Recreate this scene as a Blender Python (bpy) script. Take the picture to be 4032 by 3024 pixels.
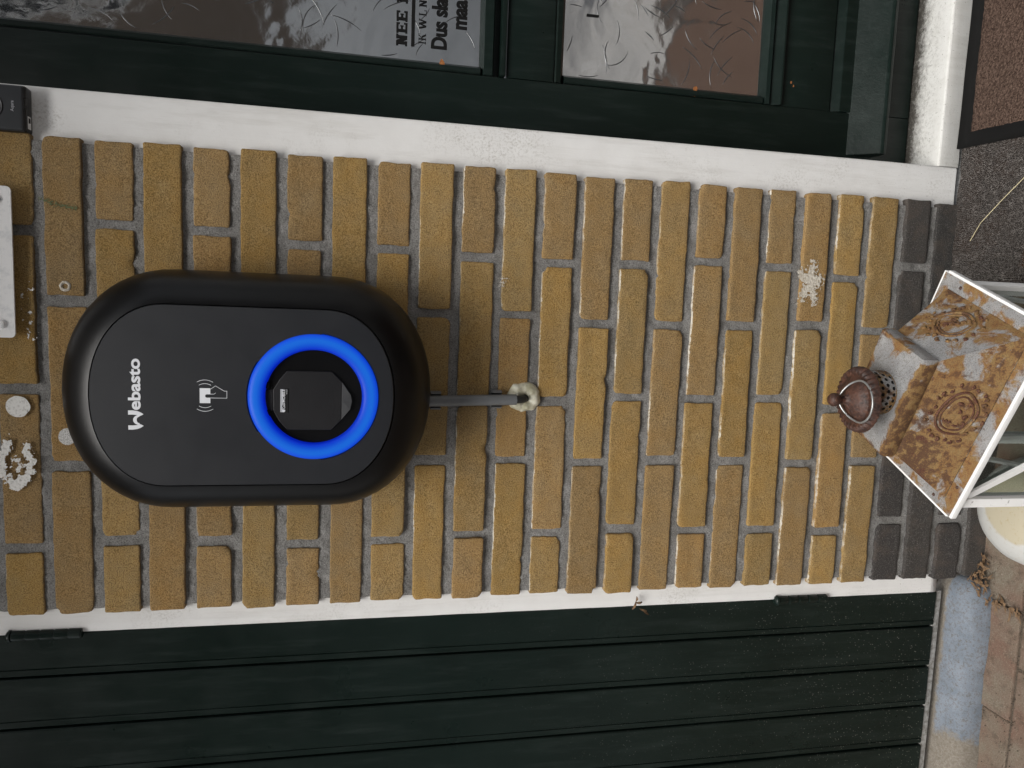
import bpy, bmesh, math, random
from mathutils import Vector, Matrix, noise
random.seed(7)
S = bpy.context.scene
for o in list(bpy.data.objects): bpy.data.objects.remove(o)
PI = math.pi
rad = math.radians
# ------------------------------------------------------------------ camera (a phone held sideways: up is to the picture's left)
cam = bpy.data.cameras.new('camera'); cam.sensor_width = 36; cam.lens = 25.0
cam.clip_start = .02; cam.clip_end = 1000
co = bpy.data.objects.new('camera', cam); S.collection.objects.link(co); S.camera = co
yaw, pitch, roll = .104476505, -.196230161, .016993929
M = (Matrix.Rotation(yaw, 3, 'Z') @ Matrix.Rotation(pitch, 3, 'X') @ Matrix(((1,0,0),(0,0,-1),(0,1,0)))
     @ Matrix.Rotation(roll, 3, 'Z') @ Matrix(((0,1,0),(-1,0,0),(0,0,1))))
co.matrix_world = Matrix.Translation((.44989, -1.07361, 1.1092)) @ M.to_4x4()
# ------------------------------------------------------------------ sky, sun, exposure (overcast)
SUN_EL, SUN_AZ = rad(60), rad(198)          # azimuth of the sun seen from the wall, clockwise from +Y
w = bpy.data.worlds.new('World'); S.world = w; w.use_nodes = True
nt = w.node_tree; nt.nodes.clear()
sky = nt.nodes.new('ShaderNodeTexSky'); sky.sky_type = 'NISHITA'; sky.sun_disc = False
sky.sun_elevation = SUN_EL; sky.sun_rotation = SUN_AZ; sky.dust_density = 4; sky.air_density = 1.2
hs = nt.nodes.new('ShaderNodeHueSaturation'); hs.inputs['Saturation'].default_value = .22
bg = nt.nodes.new('ShaderNodeBackground'); bg.inputs['Strength'].default_value = .10
wo = nt.nodes.new('ShaderNodeOutputWorld')
nt.links.new(sky.outputs[0], hs.inputs['Color']); nt.links.new(hs.outputs[0], bg.inputs[0]); nt.links.new(bg.outputs[0], wo.inputs[0])
sl = bpy.data.lights.new('sun', 'SUN'); sl.energy = 1.5; sl.angle = rad(42); sl.color = (1, .97, .92)
so = bpy.data.objects.new('sun', sl); S.collection.objects.link(so)
sd = Vector((math.sin(SUN_AZ)*math.cos(SUN_EL), math.cos(SUN_AZ)*math.cos(SUN_EL), math.sin(SUN_EL)))
so.rotation_euler = sd.to_track_quat('Z', 'Y').to_euler(); so.location = sd*6
S.view_settings.view_transform = 'Standard'; S.view_settings.look = 'None'
S.view_settings.gamma = 1; S.view_settings.exposure = .88
S.render.engine = 'CYCLES'
# ------------------------------------------------------------------ node material helpers
class Mat:
    def __init__(s, name):
        s.m = bpy.data.materials.new(name); s.m.use_nodes = True; s.t = s.m.node_tree
        s.p = s.t.nodes['Principled BSDF']; s._c = None
    def n(s, typ, **kw):
        x = s.t.nodes.new('ShaderNode'+typ)
        for k, v in kw.items():
            if k in x.inputs: s.set(x.inputs[k], v)
            else: setattr(x, k, v)
        return x
    def set(s, inp, v):
        if hasattr(v, 'is_output'): s.t.links.new(v, inp)
        else: inp.default_value = v
    def obj(s):
        if s._c is None: s._c = s.n('TexCoord').outputs['Object']
        return s._c
    def noise(s, scale, detail=4, rough=.6, dist=0, vec=None, out='Fac', stretch=None):
        v = vec if vec is not None else s.obj()
        if stretch: v = s.n('Mapping', Vector=v, Scale=stretch).outputs[0]
        return s.n('TexNoise', Vector=v, Scale=scale, Detail=detail, Roughness=rough, Distortion=dist).outputs[out]
    def voro(s, scale, feature='F1', out='Distance', rnd=1, vec=None):
        return s.n('TexVoronoi', Vector=vec if vec is not None else s.obj(), Scale=scale, feature=feature, Randomness=rnd).outputs[out]
    def ramp(s, fac, stops, interp='LINEAR'):
        r = s.n('ValToRGB', Fac=fac); e = r.color_ramp; e.interpolation = interp
        while len(e.elements) < len(stops): e.elements.new(.5)
        for q, (pos, c) in zip(e.elements, stops):
            q.position = pos; q.color = (c, c, c, 1) if not hasattr(c, '__len__') else (*c, 1)
        return r.outputs[0]
    def mix(s, f, a, b, mode='MIX'):
        x = s.n('Mix', data_type='RGBA', blend_type=mode)
        for i, v in ((0, f), (6, a), (7, b)):
            if not hasattr(v, 'is_output') and hasattr(v, '__len__') and len(v) == 3: v = (*v, 1)
            s.set(x.inputs[i], v)
        return x.outputs[2]
    def math(s, op, a, b=0, c=None):
        x = s.n('Math', operation=op); s.set(x.inputs[0], a); s.set(x.inputs[1], b)
        if c is not None: s.set(x.inputs[2], c)
        return x.outputs[0]
    def attr(s, name, out='Fac'): return s.n('Attribute', attribute_name=name).outputs[out]
    def sep(s, i, vec=None):
        return s.n('SeparateXYZ', Vector=vec if vec is not None else s.obj()).outputs[i]
    def mr(s, v, a, b, c=0, d=1):
        x = s.n('MapRange'); s.set(x.inputs[0], v)
        for i, q in zip((1, 2, 3, 4), (a, b, c, d)): x.inputs[i].default_value = q
        return x.outputs[0]
    def bump(s, h, strength=.3, dist=.002, prev=None):
        b = s.n('Bump', Height=h, Strength=strength, Distance=dist)
        if prev is not None: s.set(b.inputs['Normal'], prev)
        s.set(s.p.inputs['Normal'], b.outputs[0]); return b.outputs[0]
    def col(s, c): s.set(s.p.inputs['Base Color'], (*c, 1) if not hasattr(c, 'is_output') and len(c) == 3 else c)
    def rough(s, v): s.set(s.p.inputs['Roughness'], v)
    def spec(s, v): s.set(s.p.inputs['Specular IOR Level'], v)
MATS = {}
def mat_brick():
    m = Mat('yellow_brick')
    base = m.attr('tint', 'Color')
    n1 = m.noise(26, 4, .6); n2 = m.noise(640, 3, .65); n3 = m.noise(1100, 2, .6)
    c = m.mix(m.ramp(m.noise(45, 5, .65, .3), [(.45, 0), (.72, .55)]), base, (.39, .275, .135))
    c = m.mix(m.ramp(n1, [(.32, 0), (.7, 1)]), c, m.mix(1.0, base, (1.14, 1.02, .80), 'MULTIPLY'))
    c = m.mix(m.math('MULTIPLY', m.ramp(m.noise(9, 3, .5), [(.5, 0), (.75, 1)]), .4), c, (.30, .213, .115))
    c = m.mix(m.ramp(n2, [(.36, .9), (.52, 0), (.64, 0)]), c, m.mix(1.0, c, (.42, .40, .40), 'MULTIPLY'))
    c = m.mix(m.ramp(n2, [(.55, 0), (.75, .55)]), c, (.56, .43, .22))
    pits = m.ramp(m.voro(190), [(.05, 1), (.12, 0)])
    pits = m.math('MULTIPLY', pits, m.ramp(m.noise(60, 2), [(.56, 0), (.6, 1)]))
    c = m.mix(m.math('MULTIPLY', pits, .8), c, (.05, .035, .02))
    # lime bloom creeping in from the joints
    e = m.attr('edge'); l = m.attr('lime')
    f = m.math('ADD', e, m.math('MULTIPLY', m.math('SUBTRACT', m.noise(160, 4, .7), .5), 1.3))
    f = m.math('MULTIPLY', m.ramp(f, [(.78, 0), (.98, 1)]), l)
    f = m.math('MULTIPLY', f, m.ramp(m.noise(14, 3, .6), [(.42, 0), (.58, 1)]))
    c = m.mix(f, c, (.66, .62, .54))
    d = m.attr('darkening')  # darker towards each brick's lower edge and ends
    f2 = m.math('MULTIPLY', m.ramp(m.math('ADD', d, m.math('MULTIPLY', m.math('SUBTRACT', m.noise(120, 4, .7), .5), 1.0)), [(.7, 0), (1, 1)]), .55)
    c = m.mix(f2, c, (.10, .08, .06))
    m.col(c); m.rough(.93); m.spec(.25)
    b = m.bump(m.math('ADD', m.math('MULTIPLY', n3, .45), n2), .8, .0014)
    m.bump(m.math('SUBTRACT', m.noise(110, 5, .7), pits), .5, .0016, b)
    return m.m
def mat_darkbrick():
    m = Mat('charcoal_brick')
    n2 = m.noise(480, 3, .7); base = m.attr('tint', 'Color')
    c = m.mix(m.ramp(n2, [(.48, 0), (.60, .3), (.72, 1)]), base, (.17, .16, .15))
    c = m.mix(m.ramp(m.noise(25, 4), [(.5, 0), (.75, .55)]), c, (.115, .085, .065))
    m.col(c); m.rough(.9)
    m.bump(n2, .8, .0015)
    return m.m
def mat_mortar():
    m = Mat('mortar')
    n = m.noise(550, 4, .7); n2 = m.noise(40, 4, .6)
    c = m.mix(m.ramp(n2, [(.3, 0), (.7, 1)]), (.215, .21, .20), (.32, .314, .304))
    c = m.mix(m.ramp(n, [(.34, .9), (.52, 0)]), c, (.075, .072, .068))
    c = m.mix(m.ramp(n, [(.6, 0), (.74, .8)]), c, (.46, .45, .43))
    c = m.mix(m.ramp(m.noise(24, 5, .7), [(.54, 0), (.74, .6)]), c, (.125, .12, .112))
    g = m.ramp(m.voro(230), [(.07, 1), (.13, 0)])
    g = m.math('MULTIPLY', g, m.ramp(m.noise(90, 1), [(.58, 0), (.6, 1)]))
    c = m.mix(g, c, (.62, .6, .56))
    m.col(c); m.rough(.95); m.spec(.2)
    b = m.bump(n, .8, .0016)
    m.bump(m.noise(150, 4, .7), .6, .003, b)
    return m.m
def mat_white(name, darkening=.5, sill=False):
    m = Mat(name)
    n = m.noise(30, 4, .55); 
    c = m.mix(m.ramp(n, [(.35, 0), (.7, 1)]), (.81, .81, .80), (.775, .772, .76))
    gr = m.ramp(m.noise(55, 5, .7, stretch=(1, 1, .10)), [(.50, 0), (.72, .55)])
    c = m.mix(gr, c, (.60, .59, .56))
    gr = m.math('MULTIPLY', m.ramp(m.noise(6, 5, .7), [(.52, 0), (.68, 1)]), m.ramp(m.noise(260, 4, .75), [(.48, 0), (.62, .6)]))
    c = m.mix(gr, c, (.38, .36, .32))
    z = m.sep(2)
    low = m.mr(z, .75, .1)
    sp = m.noise(330, 4, .7)
    thr = m.math('SUBTRACT', sp, m.math('MULTIPLY', low, .05))
    f = m.ramp(thr, [(.27, 1), (.33, 0)])
    f = m.math('MULTIPLY', f, m.math('MULTIPLY_ADD', low, .7, .25))
    f = m.math('MULTIPLY', f, darkening*1.6)  # strength of the dirt specks
    c = m.mix(f, c, (.16, .14, .11))
    if sill:
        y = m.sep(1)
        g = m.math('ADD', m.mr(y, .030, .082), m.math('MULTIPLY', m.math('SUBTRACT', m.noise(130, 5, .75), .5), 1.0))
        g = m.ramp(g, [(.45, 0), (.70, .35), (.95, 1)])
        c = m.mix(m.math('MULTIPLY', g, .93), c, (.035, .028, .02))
        c = m.mix(1.0, c, (.80, .80, .78), 'MULTIPLY')
        g2 = m.ramp(m.noise(220, 5, .7), [(.50, 0), (.68, .7)])
        g2 = m.math('MULTIPLY', g2, m.mr(y, .02, .06))
        c = m.mix(g2, c, (.2, .19, .17))
    m.col(c); m.rough(.5); m.spec(.35)
    st = m.noise(120, 3, .6, stretch=(1, 1, .04))
    b = m.bump(st, .30, .001)
    m.bump(m.noise(45, 4, .6), .25, .002, b)
    return m.m
def mat_green(name, dust=1.0):
    m = Mat(name)
    c = m.mix(m.ramp(m.noise(7, 3), [(.3, 0), (.7, 1)]), (.0042, .0100, .0080), (.0075, .0150, .0125))
    st = m.noise(260, 3, .6, stretch=(1, 1, .03))
    c = m.mix(m.ramp(m.noise(60, 4, .7, stretch=(1, 1, .12)), [(.50, 0), (.78, .6)]), c, (.022, .032, .029))
    if dust:
        low = m.mr(m.sep(2), 1.0, .15)
        v = m.voro(190); sel = m.noise(24, 4, .7)
        f = m.ramp(v, [(.09, 1), (.19, 0)])
        f = m.math('MULTIPLY', f, m.ramp(m.math('ADD', sel, m.math('MULTIPLY', low, .17)), [(.56, 0), (.68, 1)]))
        f = m.math('MULTIPLY', f, low)
        c = m.mix(m.math('MULTIPLY', f, dust), c, (.32, .32, .29))
        f = m.ramp(m.noise(500, 4, .8), [(.56, 0), (.74, 1)])
        c = m.mix(m.math('MULTIPLY', f, m.math('MULTIPLY', low, .22*dust)), c, (.22, .23, .20))
    m.col(c); m.rough(m.mr(m.noise(12, 4), .3, .7, .26, .40)); m.spec(.26)
    b = m.bump(st, .22, .0008)
    m.bump(m.noise(9, 3), .16, .004, b)
    return m.m
def mat_plain(name, c, r=.5, spec=.5, metal=0, bumpscale=None, bs=.2, var=.15, emit=None):
    m = Mat(name)
    cc = m.mix(m.ramp(m.noise(35, 4), [(.3, 0), (.7, 1)]), tuple(x*(1-var) for x in c), tuple(min(1, x*(1+var)) for x in c))
    m.col(cc); m.rough(m.mr(m.noise(18, 3), .3, .7, max(0, r-.04), r+.04)); m.spec(spec)
    m.p.inputs['Metallic'].default_value = metal
    if bumpscale: m.bump(m.noise(bumpscale, 2, .5), bs, .0006)
    return m.m
def mat_glass_film():
    m = Mat('mirror_film_glass')
    m.col(m.mix(m.ramp(m.noise(5, 3), [(.3, 0), (.7, 1)]), (.74, .755, .76), (.84, .85, .85)))
    m.p.inputs['Metallic'].default_value = 1
    m.rough(m.mr(m.noise(30, 4), .3, .7, .06, .13))
    b = m.bump(m.noise(11, 2, .45, .6), .24, .012)
    m.bump(m.noise(60, 2, .5, .3), .06, .003, b)
    return m.m
def mat_ring():
    m = Mat('blue_light')
    d = m.n('VectorMath', operation='DISTANCE'); m.set(d.inputs[0], m.n('Mapping', Vector=m.obj(), Scale=(1, 0, 1)).outputs[0])
    d.inputs[1].default_value = (0, 0, 0)
    f = m.mr(d.outputs['Value'], .0605, .0815)
    c = m.ramp(f, [(0, (.0, .010, .42)), (.12, (.0, .03, .62)), (.45, (.008, .13, .70)), (.62, (.009, .145, .72)), (.85, (.006, .085, .76)), (1, (.002, .04, .55))])
    m.col((.003, .02, .10)); m.rough(.4); m.spec(.12)
    m.set(m.p.inputs['Emission Color'], c); m.p.inputs['Emission Strength'].default_value = .45
    return m.m
def mat_rust():
    m = Mat('rusted_zinc')
    r = m.attr('rust')
    a = m.noise(28, 6, .68, .4); b = m.noise(95, 4, .6, .2); f = m.noise(700, 3, .7)
    zinc = m.mix(m.ramp(m.noise(60, 3), [(.3, 0), (.7, 1)]), (.23, .235, .24), (.33, .335, .335))
    zinc = m.mix(m.ramp(f, [(.66, 0), (.72, .8)]), zinc, (.62, .60, .54))
    tan = m.mix(m.ramp(b, [(.35, 0), (.65, 1)]), (.235, .150, .058), (.20, .088, .024))
    k = m.math('ADD', r, m.math('MULTIPLY', m.math('SUBTRACT', a, .5), 1.9))
    c = m.mix(m.ramp(k, [(.36, 0), (.50, 1)]), zinc, tan)
    k2 = m.math('ADD', r, m.math('MULTIPLY', m.math('SUBTRACT', b, .5), 2.2))
    c = m.mix(m.ramp(k2, [(.62, 0), (.88, .9)]), c, (.075, .034, .016))
    k3 = m.math('ADD', r, m.math('MULTIPLY', m.math('SUBTRACT', m.noise(17, 5, .65), .5), 1.8))
    c = m.mix(m.ramp(k3, [(.95, 0), (1.12, .92)]), c, (.075, .022, .012))
    c = m.mix(m.ramp(f, [(.34, .75), (.5, 0)]), c, (.07, .035, .018))
    c = m.mix(m.math('MULTIPLY', m.ramp(f, [(.56, 0), (.7, .6)]), r), c, (.40, .22, .06))
    m.col(c); m.rough(m.ramp(k, [(.36, .38), (.5, .72)])); m.spec(.5)
    bb = m.bump(m.math('ADD', f, m.math('MULTIPLY', a, 2)), .5, .001)
    return m.m
def mat_castrust():
    m = Mat('dark_rust')
    a = m.noise(140, 4, .7)
    c = m.mix(m.ramp(a, [(.35, 0), (.68, 1)]), (.018, .008, .006), (.085, .034, .020))
    c = m.mix(m.ramp(m.noise(300, 3, .7), [(.6, 0), (.74, .7)]), c, (.16, .08, .05))
    m.col(c); m.rough(.55); m.bump(a, .9, .0016)
    return m.m
def mat_carpet():
    m = Mat('grey_carpet')
    a = m.noise(380, 4, .8); b = m.noise(14, 4, .6); wv = m.n('TexWave', Vector=m.obj(), Scale=95, Distortion=3, Detail=3).outputs['Fac']
    c = m.mix(m.ramp(a, [(.34, 0), (.52, .4), (.68, 1)]), (.014, .012, .011), (.19, .17, .155))
    c = m.mix(m.ramp(b, [(.45, 0), (.7, .45)]), c, (.075, .05, .038))
    s = m.math('MULTIPLY', m.ramp(m.noise(8, 4), [(.57, 0), (.66, 1)]), .8)
    c = m.mix(s, c, (.10, .045, .018))
    m.col(c); m.rough(1); m.spec(.1)
    m.bump(m.math('ADD', a, m.math('MULTIPLY', wv, .5)), 1, .004)
    return m.m
def mat_pile():
    m = Mat('brown_mat_pile')
    a = m.noise(330, 3, .8); v = m.voro(210)
    c = m.mix(m.ramp(a, [(.33, 0), (.5, .45), (.68, 1)]), (.032, .019, .014), (.19, .128, .10))
    m.col(c); m.rough(1); m.spec(.1); m.bump(m.math('SUBTRACT', a, v), 1, .004)
    return m.m
def mat_paver():
    m = Mat('paver')
    a = m.noise(420, 4, .75); b = m.noise(11, 4, .6); r = m.n('ObjectInfo').outputs['Random']
    base = m.ramp(r, [(0, (.18, .115, .085)), (.5, (.17, .10, .075)), (1, (.185, .135, .10))])
    c = m.mix(m.ramp(b, [(.38, 0), (.62, 1)]), base, (.195, .168, .13))
    c = m.mix(m.ramp(a, [(.33, .75), (.5, 0)]), c, (.14, .095, .07))
    c = m.mix(m.ramp(a, [(.56, 0), (.72, .7)]), c, (.40, .34, .28))
    c = m.mix(m.ramp(m.noise(34, 5, .75), [(.52, 0), (.68, .75)]), c, (.095, .075, .055))
    m.col(c); m.rough(.95); m.spec(.2); m.bump(a, .9, .0022)
    return m.m
def mat_ground():
    m = Mat('sand_and_paving')
    bt = m.n('TexBrick', Vector=m.obj(), Color1=(.36, .35, .34, 1), Color2=(.43, .42, .41, 1), Mortar=(.10, .085, .07, 1), Scale=1.0)
    bt.inputs['Mortar Size'].default_value = .005; bt.inputs['Brick Width'].default_value = .3; bt.inputs['Row Height'].default_value = .3
    c = m.mix(m.ramp(m.noise(300, 4, .8), [(.3, .6), (.6, 0)]), bt.outputs[0], (.12, .10, .08))
    c = m.mix(m.ramp(m.noise(3, 4), [(.4, 0), (.7, .5)]), c, (.24, .22, .2))
    m.col(c); m.rough(.95)
    m.bump(m.noise(300, 4, .8), .7, .003)
    return m.m
def mat_jointsand():
    m = Mat('joint_dirt'); a = m.noise(260, 4, .85)
    m.col(m.mix(m.ramp(a, [(.35, 0), (.65, 1)]), (.035, .027, .02), (.22, .17, .125))); m.rough(1)
    m.bump(a, 1, .005); return m.m
def mat_threshold():
    m = Mat('worn_blue_concrete')
    a = m.noise(380, 4, .75); x = m.sep(0); y = m.sep(1)
    grey = m.mix(m.ramp(a, [(.35, 0), (.65, 1)]), (.14, .12, .095), (.30, .27, .225))
    blue = m.mix(m.ramp(m.noise(30, 4), [(.3, 0), (.7, 1)]), (.150, .180, .218), (.215, .245, .285))
    k = m.math('ADD', m.mr(x, -.34, -.27), m.math('MULTIPLY', m.math('SUBTRACT', m.noise(28, 5, .7), .5), 1.5))
    k = m.math('MINIMUM', k, m.math('ADD', m.mr(y, .036, .012), m.math('MULTIPLY', m.math('SUBTRACT', m.noise(40, 5, .7), .5), 1.2)))
    c = m.mix(m.ramp(k, [(.35, 0), (.6, 1)]), grey, blue)
    c = m.mix(m.ramp(m.noise(190, 5, .8), [(.50, 0), (.66, .85)]), c, (.12, .095, .07))
    m.col(c); m.rough(.85); m.bump(a, .7, .002)
    return m.m
def mat_bowl():
    m = Mat('stained_white_enamel')
    k = m.noise(16, 5, .65)
    d = m.n('VectorMath', operation='DISTANCE'); m.set(d.inputs[0], m.obj()); d.inputs[1].default_value = (.03, -.03, .085)
    kk = m.math('ADD', m.mr(d.outputs['Value'], .09, .065), m.math('MULTIPLY', m.math('SUBTRACT', k, .5), .9))
    c = m.mix(m.ramp(kk, [(.4, 0), (.58, .8)]), (.50, .50, .48), (.44, .385, .26))
    c = m.mix(m.ramp(m.noise(130, 5, .75), [(.58, 0), (.70, .7)]), c, (.36, .28, .15))
    c = m.mix(m.ramp(m.noise(420, 3, .7), [(.68, 0), (.74, .8)]), c, (.08, .06, .04))
    m.col(c); m.rough(.45); m.bump(k, .15, .003)
    return m.m
def mat_foam():
    m = Mat('sealing_foam')
    a = m.noise(85, 4, .6)
    m.col(m.mix(m.ramp(a, [(.35, 0), (.65, 1)]), (.42, .40, .27), (.74, .72, .60)))
    m.rough(.28); m.p.inputs['Subsurface Weight'].default_value = .15; m.p.inputs['Subsurface Radius'].default_value = (.01, .008, .005)
    m.bump(a, .5, .003); return m.m
def mat_clear():
    m = Mat('lantern_glass')
    m.col((.72, .76, .74)); m.rough(.04); m.p.inputs['Transmission Weight'].default_value = 1; m.p.inputs['IOR'].default_value = 1.12
    m.bump(m.noise(200, 3), .04, .001); return m.m
def mat_chalk(name, lo, hi, a0, a1, scale=260):
    m = Mat(name); a = m.noise(scale, 4, .7)
    m.col(m.mix(m.ramp(a, [(a0, 0), (a1, 1)]), lo, hi)); m.rough(.8); m.bump(a, .6, .001); return m.m
MATS.update(
    brick=mat_brick(), dark=mat_darkbrick(), mortar=mat_mortar(), white=mat_white('white_paint', .55), sill=mat_white('white_sill_paint', .6, True),
    green=mat_green('dark_green_paint', .62), green_door=mat_green('dark_green_door_paint', .03),
    housing=mat_plain('black_housing', (.0026, .0026, .003), .33, .24, bumpscale=1500, bs=.12),
    panel=mat_plain('charcoal_panel', (.0125, .0138, .0172), .44, .44, bumpscale=1600, bs=.15, var=.05),
    socket=mat_plain('black_socket_plastic', (.009, .009, .0105), .46, .36, bumpscale=1300, bs=.35),
    groove=mat_plain('groove_black', (.002, .002, .002), .7, .2),
    print_white=mat_plain('white_print', (.72, .74, .78), .5, .3, var=.02), print_black=mat_plain('black_print', (.006, .006, .006), .5, .3),
    stroke=mat_plain('pressed_glass', (.17, .175, .18), .3, .5, 1, var=.3), label=mat_plain('silver_label', (.42, .43, .46), .3, .5, var=.1),
    ring=mat_ring(), grey_pvc=mat_plain('grey_pvc', (.15, .157, .163), .42, .5, var=.08), cable=mat_plain('black_cable', (.02, .022, .022), .4),
    foam=mat_foam(), film=mat_glass_film(), rust=mat_rust(), castrust=mat_castrust(), carpet=mat_carpet(), pile=mat_pile(), rubber=mat_plain('black_rubber', (.006, .006, .006), .6, .18, bumpscale=300, bs=.4),
    paver=mat_paver(), ground=mat_ground(), jointsand=mat_jointsand(), threshold=mat_threshold(), bowl=mat_bowl(), clear=mat_clear(),
    bell=mat_plain('dark_grey_plastic', (.030, .033, .037), .4, .5, var=.04), bellblack=mat_plain('black_plastic', (.006, .006, .006), .3),
    plate=mat_chalk('white_sign_enamel', (.62, .63, .64), (.80, .80, .80), .3, .5, 60), steel=mat_plain('zinc_steel', (.30, .31, .31), .4, .5, .6),
    filler=mat_chalk('white_filler', (.45, .44, .41), (.78, .77, .74), .3, .5), filler_dark=mat_chalk('speckled_filler', (.22, .20, .18), (.8, .8, .78), .42, .55, 900),
    chalky=mat_chalk('chalky_smudge', (.40, .34, .25), (.68, .64, .57), .35, .6, 400),
    lantern_white=mat_chalk('flaking_white_paint', (.34, .33, .31), (.80, .80, .79), .27, .36, 130), wire=mat_plain('galvanised_wire', (.36, .37, .37), .35, .5, .7),
    leaf=mat_chalk('dead_leaf', (.06, .03, .015), (.26, .16, .08), .3, .7, 150), fibre=mat_chalk('carpet_fibre', (.035, .03, .027), (.22, .20, .185), .3, .7, 90), straw=mat_plain('straw', (.55, .48, .30), .7), metalstrip=mat_chalk('dull_strip', (.16, .15, .13), (.40, .40, .39), .3, .6, 120),
    verd=mat_plain('green_smear', (.13, .15, .07), .9), orange=mat_chalk('bare_wood_chip', (.22, .07, .02), (.42, .17, .05), .3, .7, 300), stucco=mat_plain('pale_stucco', (.46, .465, .47), .9, .2, var=.25), house=mat_plain('brown_house_brick', (.10, .078, .062), .9), roof=mat_plain('dark_roof_tile', (.05, .045, .045), .8), soffit=mat_plain('soffit_boards', (.5, .5, .48), .7), inside=mat_plain('inside_shade', (.01, .01, .01), .9))
# ------------------------------------------------------------------ mesh helpers
def link(o): S.collection.objects.link(o); return o
def mesh(name, verts, faces, mat, parent=None, smooth=False, attrs=None):
    me = bpy.data.meshes.new(name); me.from_pydata([tuple(v) for v in verts], [], faces); me.update()
    me.materials.append(MATS[mat])
    if smooth: me.polygons.foreach_set('use_smooth', [True]*len(me.polygons))
    for k, vals in (attrs or {}).items():
        if hasattr(vals[0], '__len__'):
            a = me.attributes.new(k, 'FLOAT_COLOR', 'POINT'); a.data.foreach_set('color', [x for v in vals for x in (*v[:3], 1)])
        else:
            a = me.attributes.new(k, 'FLOAT', 'POINT'); a.data.foreach_set('value', vals)
    o = link(bpy.data.objects.new(name, me)); o.parent = parent
    return o
def bmobj(name, bm, mat, parent=None, smooth=False):
    bmesh.ops.recalc_face_normals(bm, faces=bm.faces)
    me = bpy.data.meshes.new(name); bm.to_mesh(me); bm.free(); me.materials.append(MATS[mat])
    if smooth: me.polygons.foreach_set('use_smooth', [True]*len(me.polygons))
    o = link(bpy.data.objects.new(name, me)); o.parent = parent; return o
def bm_box(bm, lo, hi, mtx=None):
    r = bmesh.ops.create_cube(bm, size=1)['verts']
    for v in r:
        v.co = Vector([lo[i]+(v.co[i]+.5)*(hi[i]-lo[i]) for i in range(3)])
        if mtx: v.co = mtx @ v.co
    return r
def box(name, lo, hi, mat, parent=None, bev=.002, seg=2, mtx=None):
    bm = bmesh.new(); bm_box(bm, lo, hi, mtx)
    if bev: bmesh.ops.bevel(bm, geom=bm.edges[:], offset=bev, segments=seg, affect='EDGES', profile=.6)
    o = bmobj(name, bm, mat, parent)
    if bev: o.data.polygons.foreach_set('use_smooth', [True]*len(o.data.polygons)); sharp(o, 40)
    return o
def sharp(o, deg):
    bm = bmesh.new(); bm.from_mesh(o.data)
    for e in bm.edges:
        e.smooth = not (len(e.link_faces) == 2 and e.calc_face_angle(0) > rad(deg))
    bm.to_mesh(o.data); bm.free()
def empty(name, loc, label, cat, group=None):
    o = link(bpy.data.objects.new(name, None)); o.location = loc; o.empty_display_size = .05
    o['label'] = label; o['category'] = cat
    if group: o['group'] = group
    bpy.context.view_layer.update()
    return o
def tag(o, label, cat, group=None):
    o['label'] = label; o['category'] = cat
    if group: o['group'] = group
    return o
def structure(o): o['kind'] = 'structure'; return o
def adopt(root):
    """parts are written in world coordinates: keep them there under a root that stands elsewhere"""
    for c in root.children: c.matrix_parent_inverse = Matrix.Translation(-root.location)
def prism(name, poly, y0, y1, mat, parent=None, bev=0, axis='y'):
    """poly of (x,z) points extruded from y0 (front) to y1"""
    bm = bmesh.new()
    f = bm.faces.new([bm.verts.new((x, y0, z)) for x, z in poly])
    r = bmesh.ops.extrude_face_region(bm, geom=[f]); 
    for v in r['geom']:
        if isinstance(v, bmesh.types.BMVert): v.co.y = y1
    if bev: bmesh.ops.bevel(bm, geom=bm.edges[:], offset=bev, segments=2, affect='EDGES', profile=.5)
    o = bmobj(name, bm, mat, parent)
    bm = bmesh.new(); bm.from_mesh(o.data); bmesh.ops.triangulate(bm, faces=[f for f in bm.faces if len(f.verts) > 4]); bm.to_mesh(o.data); bm.free()
    return o
def xprism(name, poly, x0, x1, mat, parent=None, bev=0):
    """poly of (y,z) points extruded along x"""
    bm = bmesh.new()
    f = bm.faces.new([bm.verts.new((x0, y, z)) for y, z in poly])
    r = bmesh.ops.extrude_face_region(bm, geom=[f])
    for v in r['geom']:
        if isinstance(v, bmesh.types.BMVert): v.co.x = x1
    if bev: bmesh.ops.bevel(bm, geom=bm.edges[:], offset=bev, segments=2, affect='EDGES', profile=.5)
    return bmobj(name, bm, mat, parent)
def tube_data(pts, r, n=8, closed=False, V=None, F=None):
    V = [] if V is None else V; F = [] if F is None else F
    b = len(V); N = len(pts); pts = [Vector(p) for p in pts]
    for i, p in enumerate(pts):
        d = (pts[(i+1) % N]-pts[i-1]) if closed else pts[min(i+1, N-1)]-pts[max(i-1, 0)]
        d.normalize(); u = d.cross(Vector((0, 1, 0)) if abs(d.y) < .9 else Vector((1, 0, 0))).normalized(); q = d.cross(u)
        rr = r[i] if hasattr(r, '__len__') else r
        for k in range(n):
            a = 2*PI*k/n; V.append(p+(u*math.cos(a)+q*math.sin(a))*rr)
    for i in range(N if closed else N-1):
        for k in range(n):
            F.append((b+i*n+k, b+i*n+(k+1) % n, b+((i+1) % N)*n+(k+1) % n, b+((i+1) % N)*n+k))
    if not closed:
        F.append(tuple(b+k for k in range(n))[::-1]); F.append(tuple(b+(N-1)*n+k for k in range(n)))
    return V, F
def tube(name, pts, r, mat, parent=None, n=10, closed=False):
    V, F = tube_data(pts, r, n, closed)
    o = mesh(name, V, F, mat, parent, True); sharp(o, 50); return o
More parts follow.
